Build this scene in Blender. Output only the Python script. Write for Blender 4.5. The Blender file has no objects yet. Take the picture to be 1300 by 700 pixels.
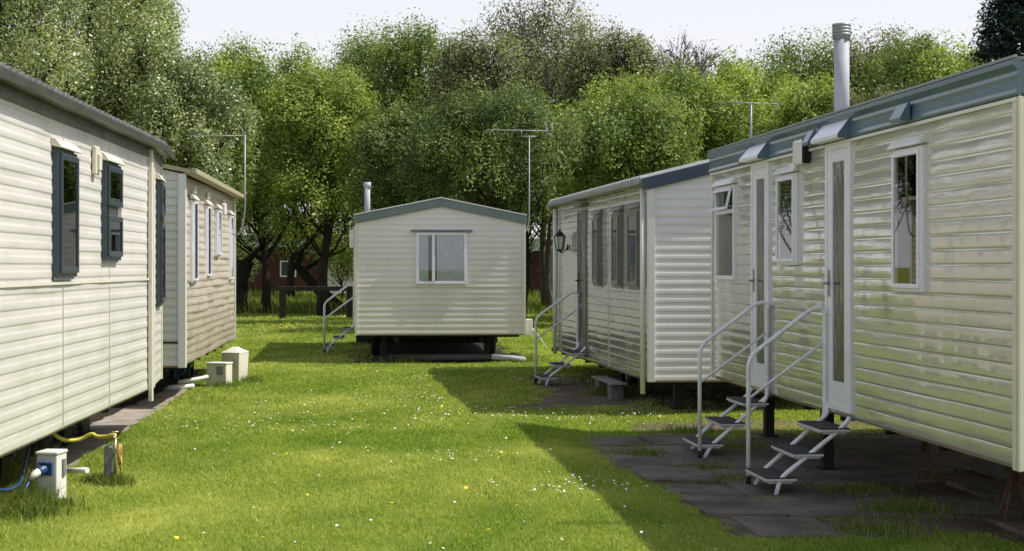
import bpy, bmesh, math, random
import numpy as np
from mathutils import Vector, noise as mnoise
R = math.radians
random.seed(7)
C = bpy.context.scene
col = C.collection

# ------------------------------------------------------------------ camera
EYE = 1.7
cam_d = bpy.data.cameras.new('camera')
cam = bpy.data.objects.new('camera', cam_d)
col.objects.link(cam)
cam.location = (0, 0, EYE)
cam.rotation_euler = (R(90), 0, 0)
cam_d.sensor_width = 36
cam_d.lens = 36 * 2100 / 1300
cam_d.shift_y = -12 / 1300
cam_d.clip_start = 0.1
cam_d.clip_end = 3000
C.camera = cam

# ------------------------------------------------------------------ sky and sun
SUN_EL = R(54.5)
SUN_AZ = R(88.5)            # compass bearing from +Y (away from the camera) towards +X (right)
w = bpy.data.worlds.new('World'); C.world = w; w.use_nodes = True
nt = w.node_tree
bg = nt.nodes['Background']
sky = nt.nodes.new('ShaderNodeTexSky'); sky.sky_type = 'NISHITA'; sky.sun_disc = False
sky.sun_elevation = SUN_EL; sky.sun_rotation = SUN_AZ
sky.air_density = 1.0; sky.dust_density = 2.0; sky.ozone_density = 1.0
hz = nt.nodes.new('ShaderNodeMix'); hz.data_type = 'RGBA'
tc = nt.nodes.new('ShaderNodeTexCoord'); sp = nt.nodes.new('ShaderNodeSeparateXYZ')
mr = nt.nodes.new('ShaderNodeMapRange')
mr.inputs['From Min'].default_value = 0.0; mr.inputs['From Max'].default_value = 0.75
mr.inputs['To Min'].default_value = 0.93; mr.inputs['To Max'].default_value = 0.12
nt.links.new(tc.outputs['Generated'], sp.inputs[0]); nt.links.new(sp.outputs['Z'], mr.inputs['Value'])
nt.links.new(mr.outputs['Result'], hz.inputs['Factor'])
nt.links.new(sky.outputs[0], hz.inputs['A']); hz.inputs['B'].default_value = (7.35, 7.25, 7.5, 1)
nt.links.new(hz.outputs['Result'], bg.inputs['Color'])
bg.inputs['Strength'].default_value = 0.115
sd = bpy.data.lights.new('sun', 'SUN'); so = bpy.data.objects.new('sun', sd); col.objects.link(so)
sd.energy = 4.2; sd.angle = R(0.55); sd.color = (1.0, 0.95, 0.86)
dirv = Vector((math.sin(SUN_AZ) * math.cos(SUN_EL), math.cos(SUN_AZ) * math.cos(SUN_EL), math.sin(SUN_EL)))
so.rotation_euler = dirv.to_track_quat('Z', 'Y').to_euler()
so.location = (30, 10, 40)

# ------------------------------------------------------------------ render look
C.view_settings.view_transform = 'Standard'
C.view_settings.look = 'None'
C.view_settings.gamma = 1
C.view_settings.exposure = 0.30
C.render.engine = 'CYCLES'
C.cycles.max_bounces = 8
C.cycles.transparent_max_bounces = 12

# ------------------------------------------------------------------ helpers
def tag(o, label=None, cat=None, group=None, kind=None):
    if label: o['label'] = label
    if cat: o['category'] = cat
    if group: o['group'] = group
    if kind: o['kind'] = kind
    return o

def empty(name, loc=(0, 0, 0), rz=0, **k):
    o = bpy.data.objects.new(name, None); col.objects.link(o)
    o.location = loc; o.rotation_euler = (0, 0, rz)
    o.empty_display_size = 0.3
    return tag(o, **k)

class MB:
    def __init__(s): s.v = []; s.f = []; s.sm = []
    def box(s, F, a0, a1, n0, n1, z0, z1):
        b = len(s.v)
        for n in (n0, n1):
            for (a, z) in ((a0, z0), (a1, z0), (a1, z1), (a0, z1)):
                s.v.append(F(a, n, z))
        for q in ((0, 1, 2, 3), (7, 6, 5, 4), (0, 4, 5, 1), (1, 5, 6, 2), (2, 6, 7, 3), (3, 7, 4, 0)):
            s.f.append([b + i for i in q]); s.sm.append(False)
        return s
    def poly(s, pts, faces, smooth=False):
        b = len(s.v); s.v += [tuple(p) for p in pts]
        for q in faces: s.f.append([b + i for i in q]); s.sm.append(smooth)
        return s
    def prism(s, ring0, ring1):
        n = len(ring0); b = len(s.v); s.v += list(ring0) + list(ring1)
        s.f.append([b + i for i in range(n)][::-1]); s.sm.append(False)
        s.f.append([b + n + i for i in range(n)]); s.sm.append(False)
        for i in range(n):
            j = (i + 1) % n
            s.f.append([b + i, b + j, b + n + j, b + n + i]); s.sm.append(False)
        return s
    def tube(s, pts, r, sides=10, closed_ends=True):
        P = [Vector(p) for p in pts]; n = len(P)
        rr = r if isinstance(r, (list, tuple)) else [r] * n
        b = len(s.v)
        prev = None
        for i in range(n):
            t = (P[min(i + 1, n - 1)] - P[max(i - 1, 0)]).normalized()
            if prev is None:
                up = Vector((0, 0, 1)) if abs(t.z) < 0.9 else Vector((1, 0, 0))
                u = t.cross(up).normalized()
            else:
                u = (prev - t * prev.dot(t)).normalized()
            prev = u; v = t.cross(u)
            for k in range(sides):
                a = 2 * math.pi * k / sides
                s.v.append(tuple(P[i] + (u * math.cos(a) + v * math.sin(a)) * rr[i]))
        for i in range(n - 1):
            for k in range(sides):
                k2 = (k + 1) % sides
                s.f.append([b + i * sides + k, b + i * sides + k2, b + (i + 1) * sides + k2, b + (i + 1) * sides + k]); s.sm.append(True)
        if closed_ends:
            s.f.append([b + k for k in range(sides)]); s.sm.append(False)
            s.f.append([b + (n - 1) * sides + k for k in range(sides)][::-1]); s.sm.append(False)
        return s
    def build(s, name, mat, parent=None, bevel=0, **k):
        me = bpy.data.meshes.new(name)
        me.from_pydata([tuple(p) for p in s.v], [], s.f)
        me.polygons.foreach_set('use_smooth', s.sm)
        bm = bmesh.new(); bm.from_mesh(me)
        bmesh.ops.recalc_face_normals(bm, faces=bm.faces)
        bm.to_mesh(me); bm.free()
        me.materials.append(mat)
        o = bpy.data.objects.new(name, me); col.objects.link(o)
        if parent: o.parent = parent
        if bevel:
            m = o.modifiers.new('bevel', 'BEVEL'); m.width = bevel; m.segments = 2; m.limit_method = 'ANGLE'; m.angle_limit = R(50)
        return tag(o, **k)

def I(a, n, z): return (a, n, z)

def bend(pts, r=0.08, k=5):
    """round the inner corners of a polyline"""
    P = [Vector(p) for p in pts]; out = [P[0]]
    for i in range(1, len(P) - 1):
        a = (P[i - 1] - P[i]); b = (P[i + 1] - P[i])
        ra = min(r, a.length * .45); rb = min(r, b.length * .45)
        A = P[i] + a.normalized() * ra; B = P[i] + b.normalized() * rb
        for j in range(k + 1):
            t = j / k
            out.append(A * (1 - t) ** 2 + P[i] * 2 * t * (1 - t) + B * t ** 2)
    out.append(P[-1]); return out

def np_mesh(name, verts, faces, mat, attrs=None, smooth=False, parent=None, **k):
    me = bpy.data.meshes.new(name)
    nv, (nf, m) = len(verts), faces.shape
    me.vertices.add(nv); me.vertices.foreach_set('co', np.ascontiguousarray(verts, dtype=np.float32).ravel())
    me.loops.add(nf * m); me.loops.foreach_set('vertex_index', np.ascontiguousarray(faces, dtype=np.int32).ravel())
    me.polygons.add(nf)
    me.polygons.foreach_set('loop_start', np.arange(0, nf * m, m, dtype=np.int32))
    me.polygons.foreach_set('loop_total', np.full(nf, m, dtype=np.int32))
    if smooth: me.polygons.foreach_set('use_smooth', np.ones(nf, dtype=bool))
    for an, arr in (attrs or {}).items():
        at = me.attributes.new(an, 'FLOAT', 'POINT'); at.data.foreach_set('value', np.ascontiguousarray(arr, dtype=np.float32))
    me.update(calc_edges=True)
    if mat: me.materials.append(mat)
    o = bpy.data.objects.new(name, me); col.objects.link(o)
    if parent: o.parent = parent
    return tag(o, **k)

# ------------------------------------------------------------------ materials
def new_mat(name):
    m = bpy.data.materials.new(name); m.use_nodes = True
    return m, m.node_tree, m.node_tree.nodes['Principled BSDF']

def mat(name, rgb, rough=0.5, spec=0.5, metal=0.0, var=0.12, vscale=3.0, bump=0.0, bscale=40.0, stretch=(1, 1, 1), dirt=None, coat=0, algae=None):
    m, nt, p = new_mat(name)
    p.inputs['Roughness'].default_value = rough
    p.inputs['Specular IOR Level'].default_value = spec
    p.inputs['Metallic'].default_value = metal
    p.inputs['Coat Weight'].default_value = coat
    tc = nt.nodes.new('ShaderNodeTexCoord'); mp = nt.nodes.new('ShaderNodeMapping')
    mp.inputs['Scale'].default_value = stretch
    nt.links.new(tc.outputs['Object'], mp.inputs[0])
    n = nt.nodes.new('ShaderNodeTexNoise'); n.inputs['Scale'].default_value = vscale; n.inputs['Detail'].default_value = 6
    nt.links.new(mp.outputs[0], n.inputs[0])
    r = nt.nodes.new('ShaderNodeValToRGB'); r.color_ramp.elements[0].position = .3; r.color_ramp.elements[1].position = .7
    lo = tuple(c * (1 - var) for c in rgb); hi = tuple(min(1, c * (1 + var * .6)) for c in rgb)
    r.color_ramp.elements[0].color = (*lo, 1); r.color_ramp.elements[1].color = (*hi, 1)
    nt.links.new(n.outputs[0], r.inputs[0])
    outc = r.outputs[0]
    if dirt:
        drgb, amount, dscale, dstretch = dirt
        mp2 = nt.nodes.new('ShaderNodeMapping'); mp2.inputs['Scale'].default_value = dstretch
        nt.links.new(tc.outputs['Object'], mp2.inputs[0])
        n2 = nt.nodes.new('ShaderNodeTexNoise'); n2.inputs['Scale'].default_value = dscale; n2.inputs['Detail'].default_value = 8
        n2.inputs['Roughness'].default_value = .65
        nt.links.new(mp2.outputs[0], n2.inputs[0])
        r2 = nt.nodes.new('ShaderNodeMapRange'); r2.inputs['From Min'].default_value = .48; r2.inputs['From Max'].default_value = .72
        r2.inputs['To Max'].default_value = amount
        nt.links.new(n2.outputs[0], r2.inputs['Value'])
        mx = nt.nodes.new('ShaderNodeMix'); mx.data_type = 'RGBA'
        nt.links.new(r2.outputs[0], mx.inputs['Factor']); nt.links.new(outc, mx.inputs['A']); mx.inputs['B'].default_value = (*drgb, 1)
        outc = mx.outputs['Result']
    if algae:      # green growth that starts at the foot of the panel and breaks up higher
        agc, za, zb, amt = algae
        sx_ = nt.nodes.new('ShaderNodeSeparateXYZ'); nt.links.new(tc.outputs['Object'], sx_.inputs[0])
        n4 = nt.nodes.new('ShaderNodeTexNoise'); n4.inputs['Scale'].default_value = 3.5; n4.inputs['Detail'].default_value = 8
        nt.links.new(tc.outputs['Object'], n4.inputs[0])
        ad = nt.nodes.new('ShaderNodeMath'); ad.operation = 'MULTIPLY_ADD'; ad.inputs[1].default_value = 1.6; 
        nt.links.new(n4.outputs[0], ad.inputs[0]); nt.links.new(sx_.outputs['Z'], ad.inputs[2])
        m4 = nt.nodes.new('ShaderNodeMapRange'); m4.inputs['From Min'].default_value = za + .8; m4.inputs['From Max'].default_value = zb + .8
        m4.inputs['To Min'].default_value = amt; m4.inputs['To Max'].default_value = 0
        nt.links.new(ad.outputs[0], m4.inputs['Value'])
        mx4 = nt.nodes.new('ShaderNodeMix'); mx4.data_type = 'RGBA'
        nt.links.new(m4.outputs[0], mx4.inputs['Factor']); nt.links.new(outc, mx4.inputs['A']); mx4.inputs['B'].default_value = (*agc, 1)
        outc = mx4.outputs['Result']
    nt.links.new(outc, p.inputs['Base Color'])
    if bump:
        n3 = nt.nodes.new('ShaderNodeTexNoise'); n3.inputs['Scale'].default_value = bscale; n3.inputs['Detail'].default_value = 4
        nt.links.new(mp.outputs[0], n3.inputs[0])
        b = nt.nodes.new('ShaderNodeBump'); b.inputs['Strength'].default_value = bump; b.inputs['Distance'].default_value = .01
        nt.links.new(n3.outputs[0], b.inputs['Height']); nt.links.new(b.outputs[0], p.inputs['Normal'])
    return m

M = {}
dirtg = (.22, .22, .12)
M['sidA'] = mat('cream siding', (.645, .625, .60), .38, .4, var=.05, vscale=1.2, dirt=((.38, .36, .28), .35, 2.0, (1, .5, 3)), algae=((.42, .45, .30), .45, 1.5, .38))
M['sidB'] = mat('tan siding', (.50, .445, .37), .45, .4, var=.07, vscale=1.5, dirt=((.28, .23, .17), .8, 2.2, (1, .35, 9)), algae=((.20, .18, .11), .4, 1.7, .7))
M['sidBg'] = mat('pale gable siding', (.66, .64, .58), .45, .4, var=.05)
M['sidC'] = mat('beige siding', (.76, .72, .68), .42, .4, var=.04, vscale=.8, dirt=((.5, .48, .36), .35, 1.5, (1, 1, .35)))
M['sidD'] = mat('grey white siding', (.64, .62, .59), .16, .8, var=.05, dirt=((.40, .41, .30), .5, 2.2, (1, .4, 7)), coat=1.0, algae=((.30, .33, .18), .3, 1.4, .6))
M['sidD'].node_tree.nodes['Principled BSDF'].inputs['Coat IOR'].default_value = 1.8
M['sidD'].node_tree.nodes['Principled BSDF'].inputs['Coat Roughness'].default_value = .06
M['sidDg'] = mat('grey white end siding', (.77, .76, .75), .4, .5, var=.04)
M['sidE'] = mat('glossy greenish cream siding', (.57, .54, .52), .12, .8, var=.06, vscale=1.0, dirt=((.36, .36, .26), .5, 2.0, (1, .4, 7)), coat=1.0, algae=((.34, .35, .24), .45, 1.6, .45))
M['sidE'].node_tree.nodes['Principled BSDF'].inputs['Coat IOR'].default_value = 1.9
M['sidE'].node_tree.nodes['Principled BSDF'].inputs['Coat Roughness'].default_value = .05
M['trimw'] = mat('white trim', (.74, .74, .70), .35, .5, var=.06)
M['trimc'] = mat('cream trim', (.70, .67, .57), .4, .5, var=.08)
M['upvc'] = mat('white upvc', (.82, .82, .90), .3, .5, var=.04)
M['navy'] = mat('slate blue upvc', (.035, .052, .07), .3, .5, var=.15)
M['grey'] = mat('dark grey upvc', (.15, .15, .14), .35, .5, var=.15)
M['fasC'] = mat('green grey fascia', (.15, .20, .19), .4, .5, var=.12)
M['fasD'] = mat('navy fascia', (.035, .055, .085), .4, .5, var=.2)
M['fasE'] = mat('teal fascia', (.10, .155, .205), .25, .55, var=.15, vscale=4, stretch=(1, .4, 5))
M['roofA'] = mat('dark tile roof', (.085, .09, .09), .6, .4, var=.3, vscale=8, dirt=((.25, .25, .23), .6, 14, (1, 1, 1)))
M['roofD'] = mat('grey tile roof', (.26, .27, .27), .5, .4, var=.2, vscale=8)
M['roofB'] = mat('beige roof edge', (.40, .36, .24), .5, .4, var=.25, vscale=5)
M['roofE'] = mat('felt roof', (.22, .25, .26), .5, .4, var=.2)
M['frieze'] = mat('mottled dark frieze', (.085, .095, .08), .45, .5, var=.5, vscale=3, stretch=(1, .6, 3), dirt=((.22, .25, .16), .6, 5, (1, .6, 2)))  # dark greenish band with paler blotches
M['gutter'] = mat('gutter', (.07, .075, .065), .4, .5, var=.3, vscale=6)
M['black'] = mat('black steel', (.018, .018, .018), .6, .3, var=.3)
M['rubber'] = mat('tyre rubber', (.02, .02, .02), .8, .3)
def streak(m, strength):
    nt = m.node_tree; p = nt.nodes['Principled BSDF']; tc = nt.nodes.new('ShaderNodeTexCoord'); mp = nt.nodes.new('ShaderNodeMapping')
    mp.inputs['Scale'].default_value = (1, 1.6, 26); n = nt.nodes.new('ShaderNodeTexNoise'); n.inputs['Scale'].default_value = 1.0; n.inputs['Detail'].default_value = 5
    nt.links.new(tc.outputs['Object'], mp.inputs[0]); nt.links.new(mp.outputs[0], n.inputs[0])
    b = nt.nodes.new('ShaderNodeBump'); b.inputs['Strength'].default_value = strength; b.inputs['Distance'].default_value = .01
    nt.links.new(n.outputs[0], b.inputs['Height']); nt.links.new(b.outputs[0], p.inputs['Normal']); nt.links.new(b.outputs[0], p.inputs['Coat Normal'])
streak(M['sidE'], .12); streak(M['sidD'], .22); streak(M['sidA'], .12); streak(M['sidB'], .15)
M['galv'] = mat('grey pipe metal', (.40, .41, .46), .6, .4, metal=.0, var=.12, vscale=7)
M['galvd'] = mat('dull metal', (.28, .30, .30), .5, .5, metal=.3, var=.2, vscale=9)
M['rail'] = mat('white painted tube', (.84, .86, .90), .32, .5, var=.06, vscale=14, dirt=((.40, .28, .18), .45, 10, (1, 1, 1)))
M['tread'] = mat('rubber tread', (.065, .055, .055), .8, .3, var=.25, vscale=20, bump=.5, bscale=160)
M['treadedge'] = mat('pale tread edge', (.60, .61, .62), .4, .5, var=.15)
M['pvc'] = mat('white plastic box', (.72, .72, .68), .45, .4, var=.06, dirt=((.35, .35, .25), .4, 6, (1, 1, .5)))
M['meter'] = mat('weathered ivory box', (.72, .69, .58), .55, .4, var=.10, dirt=((.25, .26, .15), .5, 8, (1, 1, .5)))
M['blue'] = mat('blue plastic', (.02, .07, .20), .4, .5, var=.2)
M['yellow'] = mat('yellow hose', (.62, .55, .08), .45, .5, var=.1)
M['orange'] = mat('tan hose', (.45, .28, .06), .5, .5, var=.15)
M['brass'] = mat('dull brass', (.40, .36, .26), .4, .5, metal=.7)
M['rust'] = mat('rusty steel', (.13, .075, .05), .8, .3, var=.4, vscale=20)
M['concrete'] = mat('concrete path', (.34, .29, .25), .9, .2, var=.25, vscale=4, bump=.5, bscale=30, dirt=((.10, .11, .05), .7, 2.5, (1, 1, 1)))
M['post'] = mat('grey weathered wood', (.17, .17, .18), .8, .3, var=.3, vscale=10, stretch=(4, 4, 1), bump=.4)
M['darkwood'] = mat('dark creosoted wood', (.045, .035, .028), .8, .3, var=.35, vscale=8, stretch=(4, 4, 1))
M['brickred'] = mat('dark red cladding', (.07, .028, .026), .7, .3, var=.15)
M['bluroof'] = mat('blue grey roof', (.05, .065, .08), .6, .3, var=.1)
M['vaneth'] = mat('white soffit', (.6, .6, .6), .5)
M['curt'] = mat('net curtain', (.80, .83, .90), .9, .2, var=.08, vscale=9, stretch=(6, 6, .6))
M['blind'] = mat('pale blind', (.50, .58, .70), .8, .2, var=.05)
M['inner'] = mat('interior lining', (.30, .24, .17), .8, .2)
M['lampglass'] = mat('lantern glass', (.55, .56, .5), .2, .6)

def bark_mat():
    return mat('bark', (.032, .025, .02), .9, .2, var=.5, vscale=5, stretch=(3, 3, .6), bump=.8, bscale=12)
M['bark'] = bark_mat()
M['palebark'] = mat('pale twig bark', (.15, .125, .10), .9, .2, var=.3, vscale=5)

def glass_mat(name, tint=(.93, .95, .95), rough=.015, base_mix=.0, bump=0):
    m, nt, p = new_mat(name); nt.nodes.remove(p)
    out = nt.nodes['Material Output']
    tr = nt.nodes.new('ShaderNodeBsdfTransparent'); tr.inputs[0].default_value = (*tint, 1)
    gl = nt.nodes.new('ShaderNodeBsdfGlossy'); gl.inputs['Roughness'].default_value = rough; gl.inputs[0].default_value = (1, 1, 1, 1)
    lw = nt.nodes.new('ShaderNodeFresnel'); lw.inputs['IOR'].default_value = 1.6
    mx = nt.nodes.new('ShaderNodeMixShader')
    nt.links.new(lw.outputs[0], mx.inputs[0]); nt.links.new(tr.outputs[0], mx.inputs[1]); nt.links.new(gl.outputs[0], mx.inputs[2])
    if bump:
        tcn = nt.nodes.new('ShaderNodeTexCoord'); mpn = nt.nodes.new('ShaderNodeMapping'); mpn.inputs['Scale'].default_value = (30, 30, 3.0)
        n = nt.nodes.new('ShaderNodeTexNoise'); n.inputs['Scale'].default_value = 1.0
        nt.links.new(tcn.outputs['Object'], mpn.inputs[0]); nt.links.new(mpn.outputs[0], n.inputs[0])
        b = nt.nodes.new('ShaderNodeBump'); b.inputs['Strength'].default_value = bump; b.inputs['Distance'].default_value = .02
        nt.links.new(n.outputs[0], b.inputs['Height']); nt.links.new(b.outputs[0], gl.inputs['Normal'])
    nt.links.new(mx.outputs[0], out.inputs[0])
    return m
M['glass'] = glass_mat('window glass')
M['obscure'] = glass_mat('obscured glass', (.5, .5, .45), .08, bump=.8)

def leaf_mat(name, c0, c1, trans=.35, rough=.5, attr='tint', spec=.2):
    m, nt, p = new_mat(name)
    at = nt.nodes.new('ShaderNodeAttribute'); at.attribute_name = attr
    r = nt.nodes.new('ShaderNodeValToRGB')
    r.color_ramp.elements[0].color = (*c0, 1); r.color_ramp.elements[1].color = (*c1, 1)
    nt.links.new(at.outputs['Fac'], r.inputs[0])
    nt.links.new(r.outputs[0], p.inputs['Base Color'])
    p.inputs['Roughness'].default_value = rough; p.inputs['Specular IOR Level'].default_value = spec
    tl = nt.nodes.new('ShaderNodeBsdfTranslucent')
    br = nt.nodes.new('ShaderNodeMix'); br.data_type = 'RGBA'; br.blend_type = 'MULTIPLY'; br.inputs['Factor'].default_value = 1
    nt.links.new(r.outputs[0], br.inputs['A']); br.inputs['B'].default_value = (1.5, 1.6, .7, 1)
    nt.links.new(br.outputs['Result'], tl.inputs[0])
    mx = nt.nodes.new('ShaderNodeMixShader'); mx.inputs[0].default_value = trans
    nt.links.new(p.outputs[0], mx.inputs[1]); nt.links.new(tl.outputs[0], mx.inputs[2])
    nt.links.new(mx.outputs[0], nt.nodes['Material Output'].inputs[0])
    return m
LEAF = {
    'bright': leaf_mat('bright leaves', (.085, .145, .025), (.46, .53, .14), .30),
    'mid': leaf_mat('mid green leaves', (.065, .115, .028), (.35, .42, .13), .28),
    'olive': leaf_mat('olive leaves', (.085, .10, .045), (.35, .37, .18), .25),
    'silver': leaf_mat('silvery leaves', (.06, .105, .03), (.52, .57, .31), .24, .34, spec=.4),
    'dark': leaf_mat('dark conifer needles', (.010, .022, .020), (.03, .055, .045), .1),
    'deep': leaf_mat('deep green leaves', (.04, .075, .022), (.22, .28, .09), .24),
    'twig': leaf_mat('brown twigs', (.09, .075, .06), (.16, .14, .11), .05),
}
M['grassblade'] = leaf_mat('grass blades', (.13, .24, .028), (.60, .59, .21), .45, .7, spec=.1)
M['longgrass'] = leaf_mat('long grass', (.045, .10, .015), (.36, .38, .11), .35, .7, spec=.1)
M['petal'] = mat('daisy petals', (.82, .82, .80), .6, .3, var=.03)
M['dandelion'] = mat('dandelion petals', (.75, .60, .03), .6, .3, var=.05)

def ground_mat():
    m, nt, p = new_mat('grass ground')
    p.inputs['Roughness'].default_value = .95; p.inputs['Specular IOR Level'].default_value = .15
    tc = nt.nodes.new('ShaderNodeTexCoord')
    def nz(scale, detail=6, st=(1, 1, 1)):
        mp = nt.nodes.new('ShaderNodeMapping'); mp.inputs['Scale'].default_value = st
        nt.links.new(tc.outputs['Object'], mp.inputs[0])
        n = nt.nodes.new('ShaderNodeTexNoise'); n.inputs['Scale'].default_value = scale; n.inputs['Detail'].default_value = detail
        nt.links.new(mp.outputs[0], n.inputs[0]); return n.outputs[0]
    def ramp(src, a, ca, b, cb):
        r = nt.nodes.new('ShaderNodeValToRGB'); r.color_ramp.elements[0].position = a; r.color_ramp.elements[1].position = b
        r.color_ramp.elements[0].color = (*ca, 1); r.color_ramp.elements[1].color = (*cb, 1)
        nt.links.new(src, r.inputs[0]); return r.outputs[0]
    c1 = ramp(nz(.9, 8), .35, (.15, .20, .015), .65, (.30, .31, .05))
    c2 = ramp(nz(45, 3), .3, (.45, .5, .4), .7, (1.25, 1.2, 1.1))
    mx = nt.nodes.new('ShaderNodeMix'); mx.data_type = 'RGBA'; mx.blend_type = 'MULTIPLY'; mx.inputs['Factor'].default_value = 1
    nt.links.new(c1, mx.inputs['A']); nt.links.new(c2, mx.inputs['B'])
    nt.links.new(mx.outputs['Result'], p.inputs['Base Color'])
    b = nt.nodes.new('ShaderNodeBump'); b.inputs['Strength'].default_value = .9; b.inputs['Distance'].default_value = .03
    nt.links.new(nz(70, 3), b.inputs['Height']); nt.links.new(b.outputs[0], p.inputs['Normal'])
    return m
M['ground'] = ground_mat()
M['soil'] = mat('trodden soil', (.16, .12, .09), .95, .15, var=.4, vscale=3, bump=.9, bscale=25, dirt=((.05, .07, .02), .7, 1.8, (1, 1, 1)))
M['shadesoil'] = mat('shade darkened soil', (.035, .028, .022), .95, .15, var=.4, vscale=3, bump=.8, bscale=25)  # soil colour darkened to paint in the shade below the caravans
M['slab'] = mat('worn paving slab', (.165, .135, .118), .9, .2, var=.45, vscale=2.2, bump=.5, bscale=40, dirt=((.05, .065, .025), .75, 1.6, (1, 1, 1)))

# ------------------------------------------------------------------ terrain
def sstep(t): t = np.clip(t, 0, 1); return t * t * (3 - 2 * t)
def ewall(y): return 3.0 - .1026 * (y - 9.76)
def gh(x, y):
    x = np.asarray(x, float); y = np.asarray(y, float)
    d = -0.10 * sstep((x - (ewall(y) - 2.3)) / 1.1) * sstep((19.6 - y) / 1.4)
    und = .012 * np.sin(x * 1.3 + y * .35) * np.sin(y * .8 + 1) + .006 * np.sin(x * 3.1 - y * 1.7)
    return d + und * (np.hypot(x, y) < 90)
def ghf(x, y): return float(gh(x, y))

gx = np.concatenate([[-900, -300, -120, -60, -30], np.arange(-15, 15.01, .25), [30, 60, 120, 300, 900]])
gy = np.concatenate([[-600, -100, -20, 0], np.arange(4, 45.01, .25), [55, 70, 100, 160, 300, 700, 1600]])
X, Y = np.meshgrid(gx, gy); nx, ny = len(gx), len(gy)
V = np.stack([X.ravel(), Y.ravel(), gh(X, Y).ravel()], 1)
ii, jj = np.meshgrid(np.arange(nx - 1), np.arange(ny - 1)); q = (jj * nx + ii).ravel()
np_mesh('lawn', V, np.stack([q, q + 1, q + nx + 1, q + nx], 1), M['ground'], smooth=True, kind='structure')

# paved and bare strips, each a sheet that follows the ground a few mm above it
def strip(name, poly_l, poly_r, mat_, dz, nacross=5, edge=.05, step=.3, seed=1):
    rnd = random.Random(seed)
    L = [Vector((*p, 0)) for p in poly_l]; Rr = [Vector((*p, 0)) for p in poly_r]
    def at(P, t):
        k = t * (len(P) - 1); i = min(int(k), len(P) - 2); return P[i].lerp(P[i + 1], k - i)
    n = int((L[0] - L[-1]).length / step) + 2
    v = []; f = []
    for i in range(n):
        t = i / (n - 1); a = at(L, t); b = at(Rr, t)
        a = a + Vector((rnd.uniform(-edge, edge), 0, 0)); b = b + Vector((rnd.uniform(-edge, edge), 0, 0))
        for j in range(nacross):
            p = a.lerp(b, j / (nacross - 1)); v.append((p.x, p.y, ghf(p.x, p.y) + dz))
    for i in range(n - 1):
        for j in range(nacross - 1):
            k = i * nacross + j; f.append((k, k + 1, k + nacross + 1, k + nacross))
    mb = MB(); mb.poly(v, f, True)
    return mb.build(name, mat_, kind='structure')
strip('concrete_strip', [(-5.6, 6), (-5.9, 15), (-6.6, 23.5)], [(-3.04, 6), (-3.79, 15), (-4.50, 23.5)], M['concrete'], .012, 9, .05)
strip('dirt_path', [(-.1, 19.7), (.3, 20.6), (.25, 26)], [(3.2, 19.2), (3.3, 20.5), (3.0, 26)], M['soil'], .006, 9, .15, seed=4)
strip('soil_patch', [(1.6, 17.2), (1.3, 18.1), (1.5, 18.8)], [(5, 17.2), (5, 18.1), (5, 18.8)], M['soil'], .006, 11, .15, seed=6)
strip('gravel_path', [(-20, 64), (-4, 65.5), (20, 64)], [(-20, 67), (-4, 68), (20, 67)], M['concrete'], .02, 3, 0, step=1)

strip('shaded_soil', [(-2.75, 28.95), (-3.1, 32), (-3.6, 37)], [(.35, 29.1), (.1, 32), (-.4, 37)], M['shadesoil'], .008, 7, .12, seed=12)  # dark sheet that paints the shade under the beige caravan
strip('shaded_soil', [(-6.7, 6), (-6.9, 15), (-7.4, 27)], [(-3.75, 6), (-4.35, 15), (-5.0, 27)], M['shadesoil'], .018, 5, .05, seed=13)  # same painted shade below the two left caravans
# paving slabs under and beside the long right hand caravan
def slabs():
    mb = MB(); rnd = random.Random(3)
    yy = 10.9
    rows = [10.9, 11.8, 12.72, 13.6, 14.5, 15.4, 16.3]
    for yi, y0 in enumerate(rows):
        wall = ewall(y0)
        left = {10.9: -1.25, 11.8: -1.42, 12.72: -1.45, 13.6: -1.5, 14.5: -1.62, 15.4: -1.65, 16.3: -1.55}[y0]
        x = wall + left; k = 0
        while x < wall + 2.6:
            wd = .6
            if not (rnd.random() < .09):
                jx = rnd.uniform(-.012, .012); tilt = rnd.uniform(-.03, .03); dzs = rnd.uniform(-.010, .012)
                x0, x1 = x + .008 + jx, x + wd - .008 + jx
                ya, yb = y0 + .01 + rnd.uniform(-.01, .01), y0 + .885
                sk = -.1026 * (yb - ya)
                def zt(px, py): return ghf(px, py) + .022 + dzs + tilt * (px - x)
                top = [(x0, ya, zt(x0, ya)), (x1, ya, zt(x1, ya)), (x1 + sk, yb, zt(x1, yb)), (x0 + sk, yb, zt(x0, yb))]
                bot = [(p[0], p[1], p[2] - .06) for p in top]
                mb.prism(bot, top)
            x += wd
    return mb.build('paving_slabs', M['slab'], kind='structure', bevel=.006)
slabs()
strip('slab_bed', [(ewall(10.8) - 1.3, 10.85), (ewall(14) - 1.6, 14), (ewall(17.2) - 1.6, 17.3)], [(ewall(10.8) + 3, 10.85), (ewall(14) + 3, 14), (ewall(17.2) + 3, 17.3)], M['soil'], .003, 9, .1, seed=9)

# ------------------------------------------------------------------ caravan kit
PITCH = .10
PROF = [(0.0, 0.0), (.10, .0055), (.25, .0095), (.45, .0115), (.65, .0115), (.82, .0095), (.93, .005), (1.0, 0.0)]

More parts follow.
